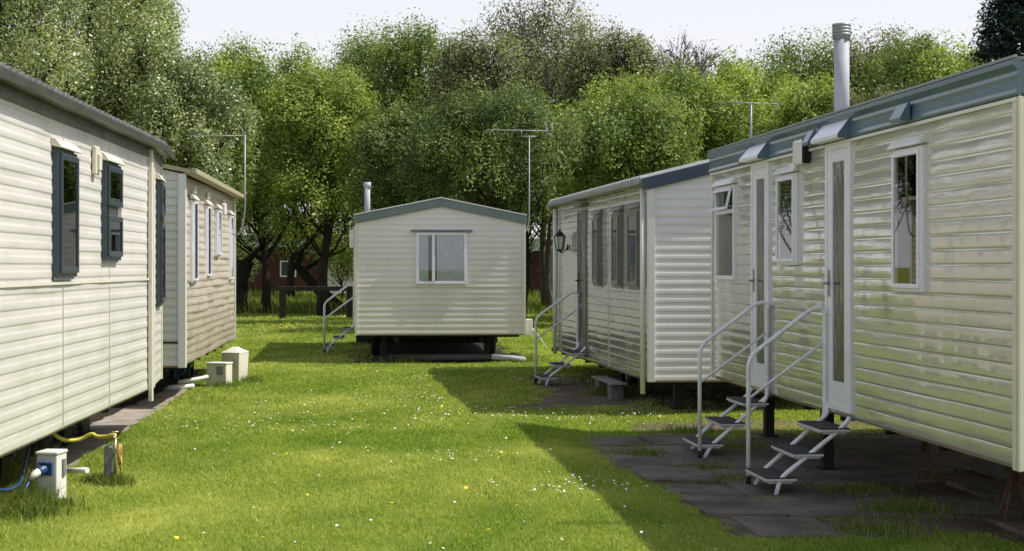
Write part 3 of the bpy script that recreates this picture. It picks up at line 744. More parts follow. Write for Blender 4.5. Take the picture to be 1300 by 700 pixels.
# ---- caravan E : long glossy one at the right edge
def caravan_E():
    ang = math.atan2(-.1026, 1)
    root = empty('static_caravan', (3.00, 9.76, 0), -ang, label='long glossy cream static caravan on the right with two white doors and a teal fascia', cat='static caravan', group='static caravans around the lawn')
    z0, zt = .51, 2.72; W = 3.05; L = 8.13
    F = lambda s, n, z: (-n, s, z); G = lambda s, n, z: (s, -n, z)
    wins = [(1.57, 2.17, 1.52, 2.53), (4.74, 5.36, 1.71, 2.52), (7.06, 7.90, 1.56, 2.53)]
    doors = [(3.22, 3.89, .54, 2.69), (5.72, 6.38, .54, 2.68)]
    holes = wins + doors
    m = MB(); siding(m, F, L, z0, zt, holes, .015, 41, ds=.12, prof=FLAT, depth=.5)
    siding(m, G, W, z0, zt, (), .005, 42); siding(m, lambda s, n, z: (s, L + n, z), W, z0, zt, (), .005, 43); siding(m, lambda s, n, z: (W + n, s, z), L, z0, zt, (), .005, 44)
    m.build('body', M['sidE'], root)
    shell(root, [(.02, .02), (W - .02, .02), (W - .02, L - .02), (.02, L - .02)], z0)
    window(root, F, *wins[0], 'upvc', .035, .042, 'trimw', curtain='blind', cur=(0, .55))  # pale part-width blind added to stand in for the opposite caravan's reflection
    window(root, F, *wins[1], 'upvc', .035, .042, 'trimw', curtain='curt', cur=(.5, 1))
    w_ = window(root, F, *wins[2], 'upvc', .035, .042, 'trimw', transom=2.26, curtain='blind', inner=False)
    # top vent of the far window stands open
    m = MB(); a0, a1 = wins[2][0] + .04, wins[2][1] - .04
    def Ft(s, n, z): t = z - 2.50; return F(s, .04 + n - t * .22, 2.50 + t * .96)
    bars(m, Ft, a0, a1, 2.27, 2.50, .03, 0, .02); cs = m.build('open_vent', M['upvc'], w_)
    for i, d in enumerate(doors):
        dr = door(root, F, *d, 'upvc', pan=0, kick=.18, handle_s=d[1] - .10, gw=.12, frame_proud=.028)
        h = MB(); s0, s1 = d[0] - .05, d[1] + .05     # sloping rain hood over the door
        pr = [(.012, 2.86), (.03, 2.86), (.135, 2.735), (.13, 2.705), (.012, 2.705)]
        h.prism([F(s0, n, z) for n, z in pr], [F(s1, n, z) for n, z in pr]); h.build('door_hood', M['upvc'], dr, bevel=.004)
        for s in (s0 - .004, s1 + .004):
            k = MB()
            pr2 = [(.012, 2.865), (.04, 2.865), (.14, 2.735), (.14, 2.70), (.012, 2.70)]
            k.prism([F(s - .003, n, z) for n, z in pr2], [F(s + .003, n, z) for n, z in pr2])
            k.build('hood_end', M['fasE'], dr)
    for (s0, s1) in ((1.76, 1.99), (4.06, 4.24)):
        pr = [(.05, 2.84), (.065, 2.84), (.125, 2.735), (.12, 2.71), (.05, 2.71)]
        h = MB(); h.prism([F(s0, n, z) for n, z in pr], [F(s1, n, z) for n, z in pr]); h.build('vent_hood', M['fasE'], root, bevel=.003)
    # fascia: a flat band with two rolled lips
    m = MB()
    pr = [(.013, 2.70), (.040, 2.705), (.046, 2.72), (.036, 2.745), (.032, 2.80), (.040, 2.825), (.034, 2.85), (.05, 2.87), (.065, 2.885), (.062, 2.915), (.013, 2.93)]
    m.prism([F(-.04, n, z) for n, z in pr], [F(L + .03, n, z) for n, z in pr])
    prg = [(.013, 2.70), (.03, 2.72), (.03, 2.92), (.013, 2.93)]
    m.prism([G(-.012, n, z) for n, z in prg], [G(W, n, z) for n, z in prg]); m.build('fascia', M['fasE'], root, bevel=.003)
    m = MB(); m.box(F, -.02, L + .01, .014, .034, 2.675, 2.697); m.build('fascia_trim', M['trimw'], root)
    m = MB(); m.box(F, -.045, .055, .008, .028, z0 - .02, 2.70); m.box(G, -.028, .07, .008, .028, z0 - .02, 2.70); m.build('corner_trim', M['trimc'], root, bevel=.004)
    m = MB(); m.box(F, L - .04, L + .015, .0, .022, z0 - .01, 2.70); m.build('corner_trim', M['trimc'], root)
    gable_roof(root, W, L, 2.935, 3.08, M['roofE'], .03, .03, .03)
    m = MB(); m.box(F, -.03, L + .03, .030, .050, 2.925, 2.945); m.build('roof_rail', M['roofD'], root, bevel=.004)
    # porch light / flood box
    m = MB(); m.box(F, 4.36, 4.68, .02, .085, 2.57, 2.79); lam = m.build('wall_lamp', M['trimw'], root, bevel=.025)
    m = MB(); m.box(F, 4.335, 4.358, .02, .09, 2.575, 2.785); m.build('lamp_bezel', M['black'], lam, bevel=.01)
    # flue
    fx, fy = .72, 5.85
    m = MB(); m.tube([(fx, fy, 2.85), (fx, fy, 3.88)], .072, 20)
    m.tube([(fx, fy, 2.98), (fx, fy, 3.08), (fx, fy, 3.14)], [.10, .10, .075], 20)
    fl = m.build('flue_pipe', M['galv'], root)
    m = MB()
    for i in range(4): m.tube([(fx, fy, 3.875 + i * .03), (fx, fy, 3.90 + i * .03)], .088, 20)
    m.tube([(fx, fy, 3.84), (fx, fy, 3.99)], .083, 20)
    m.build('flue_cap', M['galvd'], fl)
    chassis(root, 0, W, 0, L, z0)
    # aerial mast near the right end
    a = MB(); a.tube([(.72, 1.08, 2.9), (.72, 1.08, 4.6)], .02, 10); an = a.build('aerial_pole', M['galv'], root)
    b = MB(); antenna(b, .44, 1.08, 3.68, (1, .0), .95, 14, .22); b.tube([(.55, 1.02, 3.62), (.55, 1.02, 3.74)], .03, 8); b.build('aerial_boom', M['galvd'], an)
caravan_E()

# ------------------------------------------------------------------ entry steps
def make_steps(both=False, side=1):
    root = empty('entry_steps')
    h = .60; fx = -.72        # foot of the flight, wall at x=0
    hw = .30
    for sgn in (1, -1):
        y = hw * sgn
        m = MB(); foot = -.62
        m.tube(bend([(-.005, y, h + .06), (-.005, y, h - .01), (-.07, y, h - .06), (-.55, y, .13), (foot, y, .0)] if sgn == side else
                    [(-.005, y, h + .02), (-.03, y, h - .02), (-.09, y, h - .08), (-.56, y, .15), (-.60, y, 0)], .06), .018, 10)
        m.build('stringer', M['rail'], root)
    for i in range(3):
        x = -.56 + i * .215; z = .15 + i * .19
        m = MB(); m.box(I, x - .125, x + .125, -hw - .03, hw + .03, z - .022, z - .004)
        for sg in (1, -1): m.box(I, x - .10, x + .10, sg * hw - .004, sg * hw + .004, z - .042, z - .022)
        m.box(I, x - .115, x - .105, -hw, hw, z - .034, z - .022); m.box(I, x + .105, x + .115, -hw, hw, z - .034, z - .022)
        t = m.build('tread', M['treadedge'], root, bevel=.004)
        m = MB(); m.box(I, x - .12, x + .12, -hw - .025, hw + .025, z - .002, z + .008); m.build('tread_mat', M['tread'], t, bevel=.004)
    for sgn in ((1, -1) if both else (side,)):
        y = (hw + .025) * sgn
        m = MB()
        m.tube(bend([(-.66, y, .0), (-.66, y, 1.06), (-.12, y, 1.46), (-.02, y, 1.47), (-.02, y, .58), (-.06, y, h - .07)], .10), .0185, 12)
        m.tube([(-.66, y, .72), (-.02, y, 1.19)], .012, 8)
        m.tube([(-.03, y, 1.42), (.0, y, 1.42)], .03, 8)
        m.build('handrail', M['rail'], root)
        m = MB(); m.tube([(-.66, y, 0.0), (-.66, y, .09)], .022, 10); m.build('ferrule', M['black'], root)
    return root
def copy_tree(o, parent=None):
    c = o.copy(); col.objects.link(c); c.parent = parent
    for ch in list(o.children): copy_tree(ch, c)
    return c
def wallpt(x, y, ang, s, off=0): return (x + math.sin(ang) * s + math.cos(ang) * off, y + math.cos(ang) * s - math.sin(ang) * off)
aE = math.atan(-.1026); aD = math.atan(-.125); aC = math.atan(-.10)
st = make_steps()
grp = 'white tube steps at caravan doors'
p = wallpt(3.0, 9.76, aE, 3.52, -.02); st.location = (*p, -.105); st.rotation_euler[2] = -aE
tag(st, 'nearest white handrail steps with three dark treads at the right caravan\'s nearer door', 'steps', grp)
s2 = make_steps(side=-1); p = wallpt(3.0, 9.76, aE, 6.02, -.02); s2.location = (*p, -.105); s2.rotation_euler[2] = -aE
tag(s2, 'white handrail steps with three dark treads at the right caravan\'s farther door', 'steps', grp)
s3 = copy_tree(st); p = wallpt(1.60, 19.13, aD, 4.55, -.03); s3.location = (*p, -.0); s3.rotation_euler[2] = -aD
s3.scale = (.95, 1.0, .90)
tag(s3, 'white handrail steps beside the black wall lantern, below the dark framed door', 'steps', grp)
s4 = make_steps(True); p = wallpt(-2.71, 28.7, aC, 3.9, 0); s4.location = (*p, 0); s4.rotation_euler[2] = -aC
s4.scale = (.90, 1, .92)
tag(s4, 'far white steps with rails on both sides, left of the beige end-on caravan', 'steps', grp)

# ------------------------------------------------------------------ props under and beside the caravans
def axle_stand(x, y, ztop, label, group):
    g = ghf(x, y); r = empty('axle_stand', (x, y, g), random.uniform(0, 1), label=label, cat='axle stand', group=group); h = ztop - g
    m = MB()
    for k in range(4):
        a = math.pi / 2 * k + .4; m.tube([(.13 * math.cos(a), .13 * math.sin(a), 0), (.02 * math.cos(a), .02 * math.sin(a), h * .72)], .009, 6)
    for k in range(4):
        a = math.pi / 2 * k + .4; b = a + math.pi / 2
        m.tube([(.12 * math.cos(a), .12 * math.sin(a), .03), (.12 * math.cos(b), .12 * math.sin(b), .03)], .006, 5)
    m.build('stand_frame', M['rust'], r)
    m = MB(); m.tube([(0, 0, h * .55), (0, 0, h - .02)], .017, 8); m.box(I, -.06, .06, -.06, .06, h - .025, h); m.build('screw_head', M['rust'], r)
    return r
def pier(x, y, ztop, label, group, w=.22, d=.22, rz=0.0, m_='black'):
    g = ghf(x, y) - .01; r = empty('support_leg', (x, y, g), rz, label=label, cat='support leg', group=group)
    m = MB(); m.box(I, -w / 2, w / 2, -d / 2, d / 2, .04, ztop - g - .05); m.build('post', M[m_], r, bevel=.006)
    m = MB(); m.box(I, -w / 2 - .03, w / 2 + .03, -d / 2 - .03, d / 2 + .03, 0, .04); m.build('base_plate', M['black'], r); m = MB(); m.box(I, -w / 2 - .02, w / 2 + .02, -d / 2 - .02, d / 2 + .02, ztop - g - .05, ztop - g); m.build('bearing_plate', M['black'], r)
aA = math.atan(-.055); aB = math.atan(-.084)
for i, s in enumerate((1.2, 2.3, 3.0, 3.75, 4.6, 5.45, 6.3)):
    p = wallpt(-3.2, 10.33, aA, s, -.75)
    pier(*p, .50, 'black steel leg in the row under the cream left caravan', 'legs under the cream left caravan', .06, .34, -aA)
for i, s in enumerate((2.2, 3.6, 5.0, 6.4)):
    p = wallpt(-3.92, 19.68, aB, s, -.7)
    pier(*p, .50, 'black steel leg in the row under the tan left caravan', 'legs under the tan left caravan', .06, .40, -aB)
for x, lab in ((.50, 'dark support leg near the left end under the beige end-on caravan'), (2.33, 'dark support leg near the right end under the beige end-on caravan')):
    p = wallpt(-2.71, 28.7, aC, .6, x); pier(*p, .50, lab, 'legs under the beige end-on caravan', .10, .10, -aC)
for s, lab in ((1.75, 'thin metal screw stand under the near end of the long right caravan'), (3.55, 'thin metal screw stand behind the nearer steps of the long right caravan')):
    p = wallpt(3.0, 9.76, aE, s, .70); axle_stand(*p, .44, lab, 'screw stands under the long right caravan')
for s, off, lab in ((4.75, .25, 'square black leg under the long right caravan between its two doors'), (7.7, .5, 'square black leg under the far end of the long right caravan')):
    p = wallpt(3.0, 9.76, aE, s, off); pier(*p, .50, lab, 'square legs under the long right caravan', .10, .10, -aE)
for s, off, lab in ((.5, .45, 'dark leg under the near end of the lantern caravan'), (2.9, .5, 'dark leg under the middle of the lantern caravan')):
    p = wallpt(1.6, 19.13, aD, s, off); pier(*p, .36, lab, 'legs under the lantern caravan', .12, .12, -aD)
# low plank resting on two blocks below caravan D
p = wallpt(1.6, 19.13, aD, 2.55, -.02)
r = empty('plank_on_blocks', (*p, ghf(*p)), -aD, label='pale plank lying on dark blocks below the lantern caravan', cat='plank')
m = MB(); m.box(I, -.10, .10, -.75, .75, .20, .225); m.build('plank', M['concrete'], r, bevel=.004)
for y_ in (-.6, .3):
    m = MB(); m.box(I, -.08, .08, y_, y_ + .25, 0, .2); m.build('block', M['post'], r)
# pipe and timber under C
p = wallpt(-2.71, 28.7, aC, .75, 0)
m = MB(); m.tube([(-2.2, 29.45, .07), (-.3, 29.5, .08), (.15, 29.35, .10)], .055, 10)
tag(m.build('waste_pipe', M['post']), 'dull grey pipe lying on the grass under the beige end-on caravan', 'pipe')
m = MB(); m.tube([(-.35, 28.95, .11), (.02, 28.9, .09), (.22, 29.0, .06)], .05, 10); tag(m.build('foil_duct', M['galv']), 'short silvery duct on the ground by the right end of the beige caravan', 'duct')
m = MB(); m.box(I, -2.45, -1.9, 29.0, 29.12, 0, .12); tag(m.build('sleeper', M['darkwood'], bevel=.008), 'dark timber baulk on the ground under the beige end-on caravan', 'timber')

# electric hook-up bollard, front left
def bollard():
    x, y = -3.27, 11.75; g = ghf(x, y)
    r = empty('power_bollard', (x, y, g), R(-6), label='white plastic power bollard with a blue socket at the front left corner', cat='power bollard')
    w2, d2 = .075, .095
    m = MB(); m.box(I, -w2, w2, -d2, d2, 0, .36); bd = m.build('housing', M['pvc'], r, bevel=.008)
    m = MB(); m.box(I, -w2 - .008, w2 + .008, -d2 - .008, d2 + .008, .36, .385); m.build('lid', M['pvc'], r, bevel=.01)
    m = MB(); m.box(I, -.035, .05, -d2 - .03, -d2, .22, .31); m.tube([(-.005, -d2 - .02, .27), (-.03, -d2 - .07, .25)], .034, 12); m.box(I, -.045, .02, -d2 - .045, -d2 - .03, .30, .315)
    so_ = m.build('socket', M['blue'], r, bevel=.005)
    m = MB(); m.tube([(-.02, -d2 - .04, .262), (-.045, -d2 - .11, .235), (-.07, -d2 - .14, .21)], [.03, .026, .014], 12); m.build('plug', M['pvc'], so_)
    m = MB(); m.box(I, w2, w2 + .012, .0, .05, .20, .32); m.build('rating_plate', M['post'], r)
bollard()
def hose(name, pts, rad, mat_, label, cat, r=.1, sides=8):
    m = MB(); P = bend(pts, r, 5); m.tube(P, rad, sides); return tag(m.build(name, mat_), label, cat)
hose('power_cable', [(-3.36, 11.51, .20), (-3.40, 11.45, .10), (-3.47, 11.55, .02), (-3.55, 11.75, .02), (-3.8, 11.9, .03), (-3.75, 12.4, .25), (-3.6, 12.3, .42)], .009, M['blue'], 'blue power cable running from the white bollard under the caravan', 'cable')
hose('blue_lead', [(-3.50, 11.1, .22), (-3.46, 11.3, .16), (-3.42, 11.5, .18), (-3.50, 11.9, .28), (-3.55, 12.2, .45)], .010, M['blue'], 'blue lead hanging in a loop left of the white bollard', 'cable')
hose('drain_pipe', [(-3.35, 12.35, .17), (-3.12, 12.15, .20)], .022, M['pvc'], 'short white drain pipe pointing out behind the white bollard', 'pipe')
# stand pipe post with tap and coiled hose
def tap_post():
    x, y = -3.14, 12.85; g = ghf(x, y)
    r = empty('tap_post', (x, y, g), R(8), label='grey wooden tap post with a coil of tan hose near the front left bollard', cat='tap post')
    m = MB(); m.prism([(-.032, -.032, 0), (.032, -.032, 0), (.032, .032, 0), (-.032, .032, 0)], [(-.022, -.032, .31), (.042, -.032, .30), (.042, .032, .31), (-.022, .032, .32)]); m.build('post', M['post'], r, bevel=.004)
    m = MB(); m.tube([(.055, .01, 0), (.055, .01, .40)], .012, 8); m.tube([(.055, .01, .38), (.055, -.05, .385), (.055, -.06, .36)], .012, 8); m.tube([(.03, .01, .415), (.08, .01, .415)], .008, 6); m.build('tap', M['brass'], r)
    m = MB()
    pts = []
    for k in range(70):
        a = k / 70 * 2 * math.pi * 3.5; rr = .058 + .006 * math.sin(k)
        pts.append((.095 + .008 * math.sin(k * .5), -.01 + rr * math.cos(a), .24 + rr * 1.25 * math.sin(a)))
    pts += [(.10, -.03, .15), (.11, -.02, .06), (.12, .03, .01)]
    m.tube(pts, .008, 7); m.build('hose_coil', M['orange'], r)
tap_post()
hose('yellow_hose', [(-3.62, 12.85, .46), (-3.52, 12.9, .34), (-3.40, 13.0, .33), (-3.30, 13.0, .39), (-3.27, 13.0, .36), (-3.18, 12.98, .36), (-3.10, 12.9, .39)], .015, M['yellow'], 'yellow hose sagging between the cream caravan and the tap post', 'hose', .08)

def meter_boxes():
    x, y = -4.13, 23.35; r = empty('meter_box', (x, y, ghf(x, y)), R(-14), label='low pale meter box with a round dial on the front, beside the tan caravan', cat='meter box', group='meter boxes by the tan caravan')
    m = MB(); m.box(I, -.15, .15, -.11, .11, 0, .32); b = m.build('housing', M['meter'], r, bevel=.012)
    m = MB(); m.box(I, -.16, .16, -.12, .12, .32, .345); m.build('lid', M['pvc'], r, bevel=.01)
    m = MB(); m.box(I, .01, .10, -.122, -.11, .17, .29); m.tube([(.055, -.124, .235), (.055, -.135, .235)], .035, 14); m.build('dial', M['galvd'], r)
    x, y = -4.10, 24.5; r = empty('meter_box', (x, y, ghf(x, y)), R(-20), label='taller ivory meter box with a pointed lid, behind the low one', cat='meter box', group='meter boxes by the tan caravan')
    m = MB(); m.prism([(-.13, -.13, 0), (.13, -.13, 0), (.13, .13, 0), (-.13, .13, 0)], [(-.15, -.15, .42), (.15, -.15, .42), (.15, .15, .42), (-.15, .15, .42)]); m.build('housing', M['meter'], r, bevel=.01)
    m = MB(); q_ = [(-.155, -.155, .42), (.155, -.155, .42), (.155, .155, .42), (-.155, .155, .42), (-.03, -.03, .50), (.03, -.03, .50), (.03, .03, .50), (-.03, .03, .50)]
    m.poly(q_, [(0, 1, 5, 4), (1, 2, 6, 5), (2, 3, 7, 6), (3, 0, 4, 7), (4, 5, 6, 7), (0, 3, 2, 1)]); m.build('lid', M['meter'], r)
meter_boxes()
hose('white_pipe', [(-4.62, 22.9, .09), (-4.35, 23.1, .13), (-4.25, 23.3, .15)], .03, M['pvc'], 'upper white pipe running from the low meter box under the tan caravan', 'pipe')
hose('white_pipe', [(-4.70, 22.6, .035), (-4.40, 22.85, .045)], .032, M['pvc'], 'lower white pipe lying on the ground left of the low meter box', 'pipe')
m = MB(); pts = []
for k in range(60):
    a = k / 60 * 2 * math.pi * 4; pts.append((-4.72 + .09 * math.cos(a), 23.5 + .04 * math.sin(a * 1.3), .30 + .13 * math.sin(a) + .03 * math.sin(k)))
m.tube(pts, .012, 6); tag(m.build('coiled_cable', M['blue']), 'tangle of blue cable hanging under the tan caravan', 'cable')

# low timber barrier beyond the lawn
r = empty('timber_barrier', (-7.35, 53.0, 0), 0, label='dark low timber rail barrier at the edge of the trees', cat='barrier')
for x in (0, 2.15, 4.3):
    m = MB(); m.box(I, x - .10, x + .10, -.1, .1, 0, .90); m.build('post', M['darkwood'], r, bevel=.01)
m = MB(); m.box(I, -.2, 4.5, -.11, .11, .902, 1.05); m.build('rail', M['darkwood'], r, bevel=.01)

# ------------------------------------------------------------------ far buildings
def hall(x0, x1, y, h, label, cladding, name='low_hall', rh=.7):
    r = empty(name, (x0, y, 0), 0, label=label, cat='building'); W = x1 - x0
    m = MB(); m.box(I, 0, W, 0, 6, 0, h); m.build('wall', M[cladding], r)
    m = MB(); m.prism([(-.2, -.3, h), (-.2, 6.3, h), (-.2, 3, h + rh)], [(W + .2, -.3, h), (W + .2, 6.3, h), (W + .2, 3, h + rh)]); m.build('roof', M['bluroof'], r)
    x = .9
    while x < W - 1:
        m = MB(); bars(m, lambda a, n, z: (a, -n, z), x, x + .9, 1.1, 2.0, .07, 0, .05); w_ = m.build('window', M['upvc'], r)
        m = MB(); m.box(I, x + .06, x + .84, -.03, -.01, 1.16, 1.94); m.build('pane', M['navy'], w_); x += 4.0
    m = MB(); m.box(I, 0.2, .32, -.12, -.02, 0, h); m.build('drain_post', M['trimw'], r)
    m = MB(); m.box(I, W * .55, W * .55 + .12, -.12, -.02, 0, h); m.build('drain_post', M['trimw'], r)
    m = MB(); m.box(I, 0, W, -.04, -.002, .0, .22); m.build('plinth', M['concrete'], r)
hall(-17.8, -10.4, 92, 2.75, 'low dark red clad building behind the trees at the left', 'brickred')
hall(-1.2, 9.0, 92, 2.55, 'low dark red clad building in the gap right of the beige caravan', 'brickred')
def far_van():
    r = empty('static_caravan', (-8.0, 72, 0), 0, label='distant pale static caravan half hidden beyond the trees left of the beige one', cat='static caravan', group='static caravans around the lawn')
    m = MB(); siding(m, lambda s, n, z: (s, -n, z), 3.2, .5, lambda s: 2.6 + min(s, 3.2 - s) * .2, [], 0, 1, pitch=.14)
    siding(m, lambda s, n, z: (-n, s, z), 8, .5, 2.6, [], 0, 1, ds=1, pitch=.14); siding(m, lambda s, n, z: (3.2 + n, s, z), 8, .5, 2.6, [], 0, 1, ds=1, pitch=.14); m.build('body', M['sidC'], r)
    gable_roof(r, 3.2, 8, 2.62, 2.94, M['roofE'], .05, .05, .04)
    m = MB(); m.box(I, .2, 3.0, .4, .5, 0, .5); m.build('skirt', M['black'], r)
    m = MB(); m.box(I, 1.9, 2.5, -.05, -.015, .7, 2.2); m.build('door', M['upvc'], r)
far_van()

# ------------------------------------------------------------------ trees
def tree(name, x, y, H, rx, leaf, label, trunk_h=2.2, seed=0, n=15000, tr=.22, lean=(0, 0), density=1.0, stems=1, leaf_size=.125, group='trees behind the caravans', ry=None, bottom=None, cat='tree', branches=.0, ragged=.8, barkmat='bark', dens_top=1.0):
    rg = np.random.default_rng(seed + 100); rnd = random.Random(seed)
    ry = ry or rx
    g = ghf(x, y)
    if y < 46: leaf_size = .092; n = int(n * 1.6)
    root = empty(name, (x, y, g), 0, label=label, cat=cat, group=group)
    cz0 = trunk_h if bottom is None else bottom
    cz = (H + cz0) / 2; rz = (H - cz0) / 2
    # lobes: big clumps set around the crown, uneven in size
    nl = max(9, int(24 * density))
    lobes = []
    for k in range(nl * 9):
        if len(lobes) >= nl: break
        u = rg.normal(size=3); u /= np.linalg.norm(u); rad = rg.uniform(.45, .86); u[2] = u[2] * .9 + .12
        c = u * rad * np.array([rx, ry, rz]) + np.array([lean[0], lean[1], cz])
        sz = rg.uniform(.28, .46) * min(rx, rz)
        if c[2] + sz > H: c[2] = H - sz * rg.uniform(.8, 1.1)
        if any(np.linalg.norm((c - l[0])) < (sz + l[1]) * .72 for l in lobes): continue
        lobes.append((c, sz))
    # a top lobe
    for q in range(4): 
        a_ = q * 1.6 + rg.uniform(0, 1); sz = rg.uniform(.26, .36) * min(rx, rz)
        lobes.append((np.array([lean[0] + .45 * rx * math.cos(a_), lean[1] + .45 * ry * math.sin(a_), H - sz * rg.uniform(1.1, 1.9)]), sz))
    lobes.append((np.array([lean[0] + rg.uniform(-.2, .2) * rx, lean[1], H - .33 * min(rx, rz)]), .33 * min(rx, rz)))
    # wood
    wood = MB()
    for s_ in range(stems):
        off = (0, 0) if stems == 1 else (rnd.uniform(-.5, .5), rnd.uniform(-.3, .3))
        topx, topy = lean[0] + rnd.uniform(-.3, .3) + off[0] * 1.6, lean[1] + off[1]
        top = cz + rz * .35
        P = []
        for i in range(9):
            t = i / 8
            P.append((off[0] + (topx - off[0]) * t ** 1.2 + .12 * math.sin(t * 7 + s_ + seed), off[1] + (topy - off[1]) * t + .1 * math.sin(t * 5 + seed), -.1 + (top + .1) * t))
        r0 = tr / (stems ** .5)
        wood.tube(P, [r0 * (1.35 if i == 0 else 1 - .085 * i) for i in range(9)], 8)
        for k, (c, sz) in enumerate(lobes):
            if k % stems != s_: continue
            zb = min(max(trunk_h * .8, c[2] - sz * 1.5 - abs(c[0] - topx) * .7), top * .92); ti = (zb + .1) / (top + .1)
            j = ti * 8; a = Vector(P[int(j)]).lerp(Vector(P[min(8, int(j) + 1)]), j - int(j))
            b = Vector(c); md = a.lerp(b, .5) + Vector((0, 0, -.12 * (b - a).length)) + Vector((rnd.uniform(-.2, .2), rnd.uniform(-.2, .2), 0))
            r1 = r0 * .30
            wood.tube([a, a.lerp(md, .6), md.lerp(b, .35), b], [r1, r1 * .75, r1 * .55, r1 * .25], 6)
            for q in range(int(4 + branches * 10)):
                uu = Vector((rnd.gauss(0, 1), rnd.gauss(0, 1), rnd.gauss(.5, .8))).normalized()
                e = b + uu * sz * rnd.uniform(.7, 1.15 + branches * .5); s0 = md.lerp(b, rnd.uniform(.3, 1))
                m2 = s0.lerp(e, .5) + Vector((rnd.uniform(-.1, .1), rnd.uniform(-.1, .1), rnd.uniform(-.05, .15)))
                wood.tube([s0, m2, e], [r1 * .32, r1 * .22, .008], 4, False)
                if branches:
                    for _ in range(3):
                        e2 = m2.lerp(e, rnd.uniform(.1, .9)); u2 = (uu + Vector((rnd.gauss(0, .7), rnd.gauss(0, .7), rnd.gauss(.2, .5)))).normalized()
                        wood.tube([e2, e2 + u2 * sz * rnd.uniform(.3, .7)], [.016, .006], 4, False)
    wood.build('trunk', M[barkmat], root)
    # foliage: leaf sprays (small clumps) spread over every lobe, leaves in every spray
    n = int(n * (2.0 if leaf != 'twig' else 1)); per = 42; nsp = int(n / per)
    wts = np.array([l[1] ** 2 for l in lobes]); wts /= wts.sum()
    li = rg.choice(len(lobes), nsp, p=wts)
    LC = np.array([l[0] for l in lobes])[li]; LS = np.array([l[1] for l in lobes])[li]
    u = rg.normal(size=(nsp, 3)); low = u[:, 2] < -.5; u[low, 2] *= -1; u /= np.linalg.norm(u, axis=1)[:, None]
    rr = rg.uniform(.35, 1.0, nsp) ** .4 * (1 + ragged * .20 * rg.normal(size=nsp).clip(-1, 1.6))
    up = (u[:, 2] > .35) & (rg.random(nsp) < .16 * ragged)          # upright young shoots give a spiky outline
    rr = np.where(up, rr + rg.uniform(.05, .32, nsp), rr)
    SC = LC + u * (LS * rr)[:, None] * np.array([.92, .92, 1.12])
    SS = rg.uniform(.13, .29, nsp) * (.8 if y < 46 else 1) * (1 + .5 * (ragged > .9))
    tint_s = np.clip(.42 + .26 * rg.normal(size=nsp) + .17 * (li % 3 - 1), 0, 1)
    idx = np.repeat(np.arange(nsp), per); N = len(idx)
    off = rg.normal(size=(N, 3)) * SS[idx][:, None] * np.array([.72, .72, 1.25])
    off = np.clip(off, -1.7 * SS[idx][:, None], 1.9 * SS[idx][:, None]); c = SC[idx] + off
    nrm = rg.normal(size=(N, 3)) * .62 + u[idx] * .95 + np.array([0, 0, .25]); nrm /= np.linalg.norm(nrm, axis=1)[:, None]
    t = np.cross(nrm, rg.normal(size=(N, 3))); t /= np.linalg.norm(t, axis=1)[:, None]
    b = np.cross(nrm, t)
    ln = leaf_size * rg.uniform(.55, 1.15, N)[:, None]; wd = ln * rg.uniform(.40, .62, N)[:, None]
    V = np.stack([c - t * ln * .5, c + b * wd * .5 + nrm * ln * .06, c + t * ln * .5, c - b * wd * .5 + nrm * ln * .06], 1).reshape(-1, 3)
    Fc = np.arange(N * 4).reshape(N, 4)
    tint = np.repeat(np.clip(tint_s[idx] + rg.normal(size=N) * .10, 0, 1), 4)
    np_mesh('crown', V, Fc, LEAF[leaf], {'tint': tint}, parent=root)
    return root

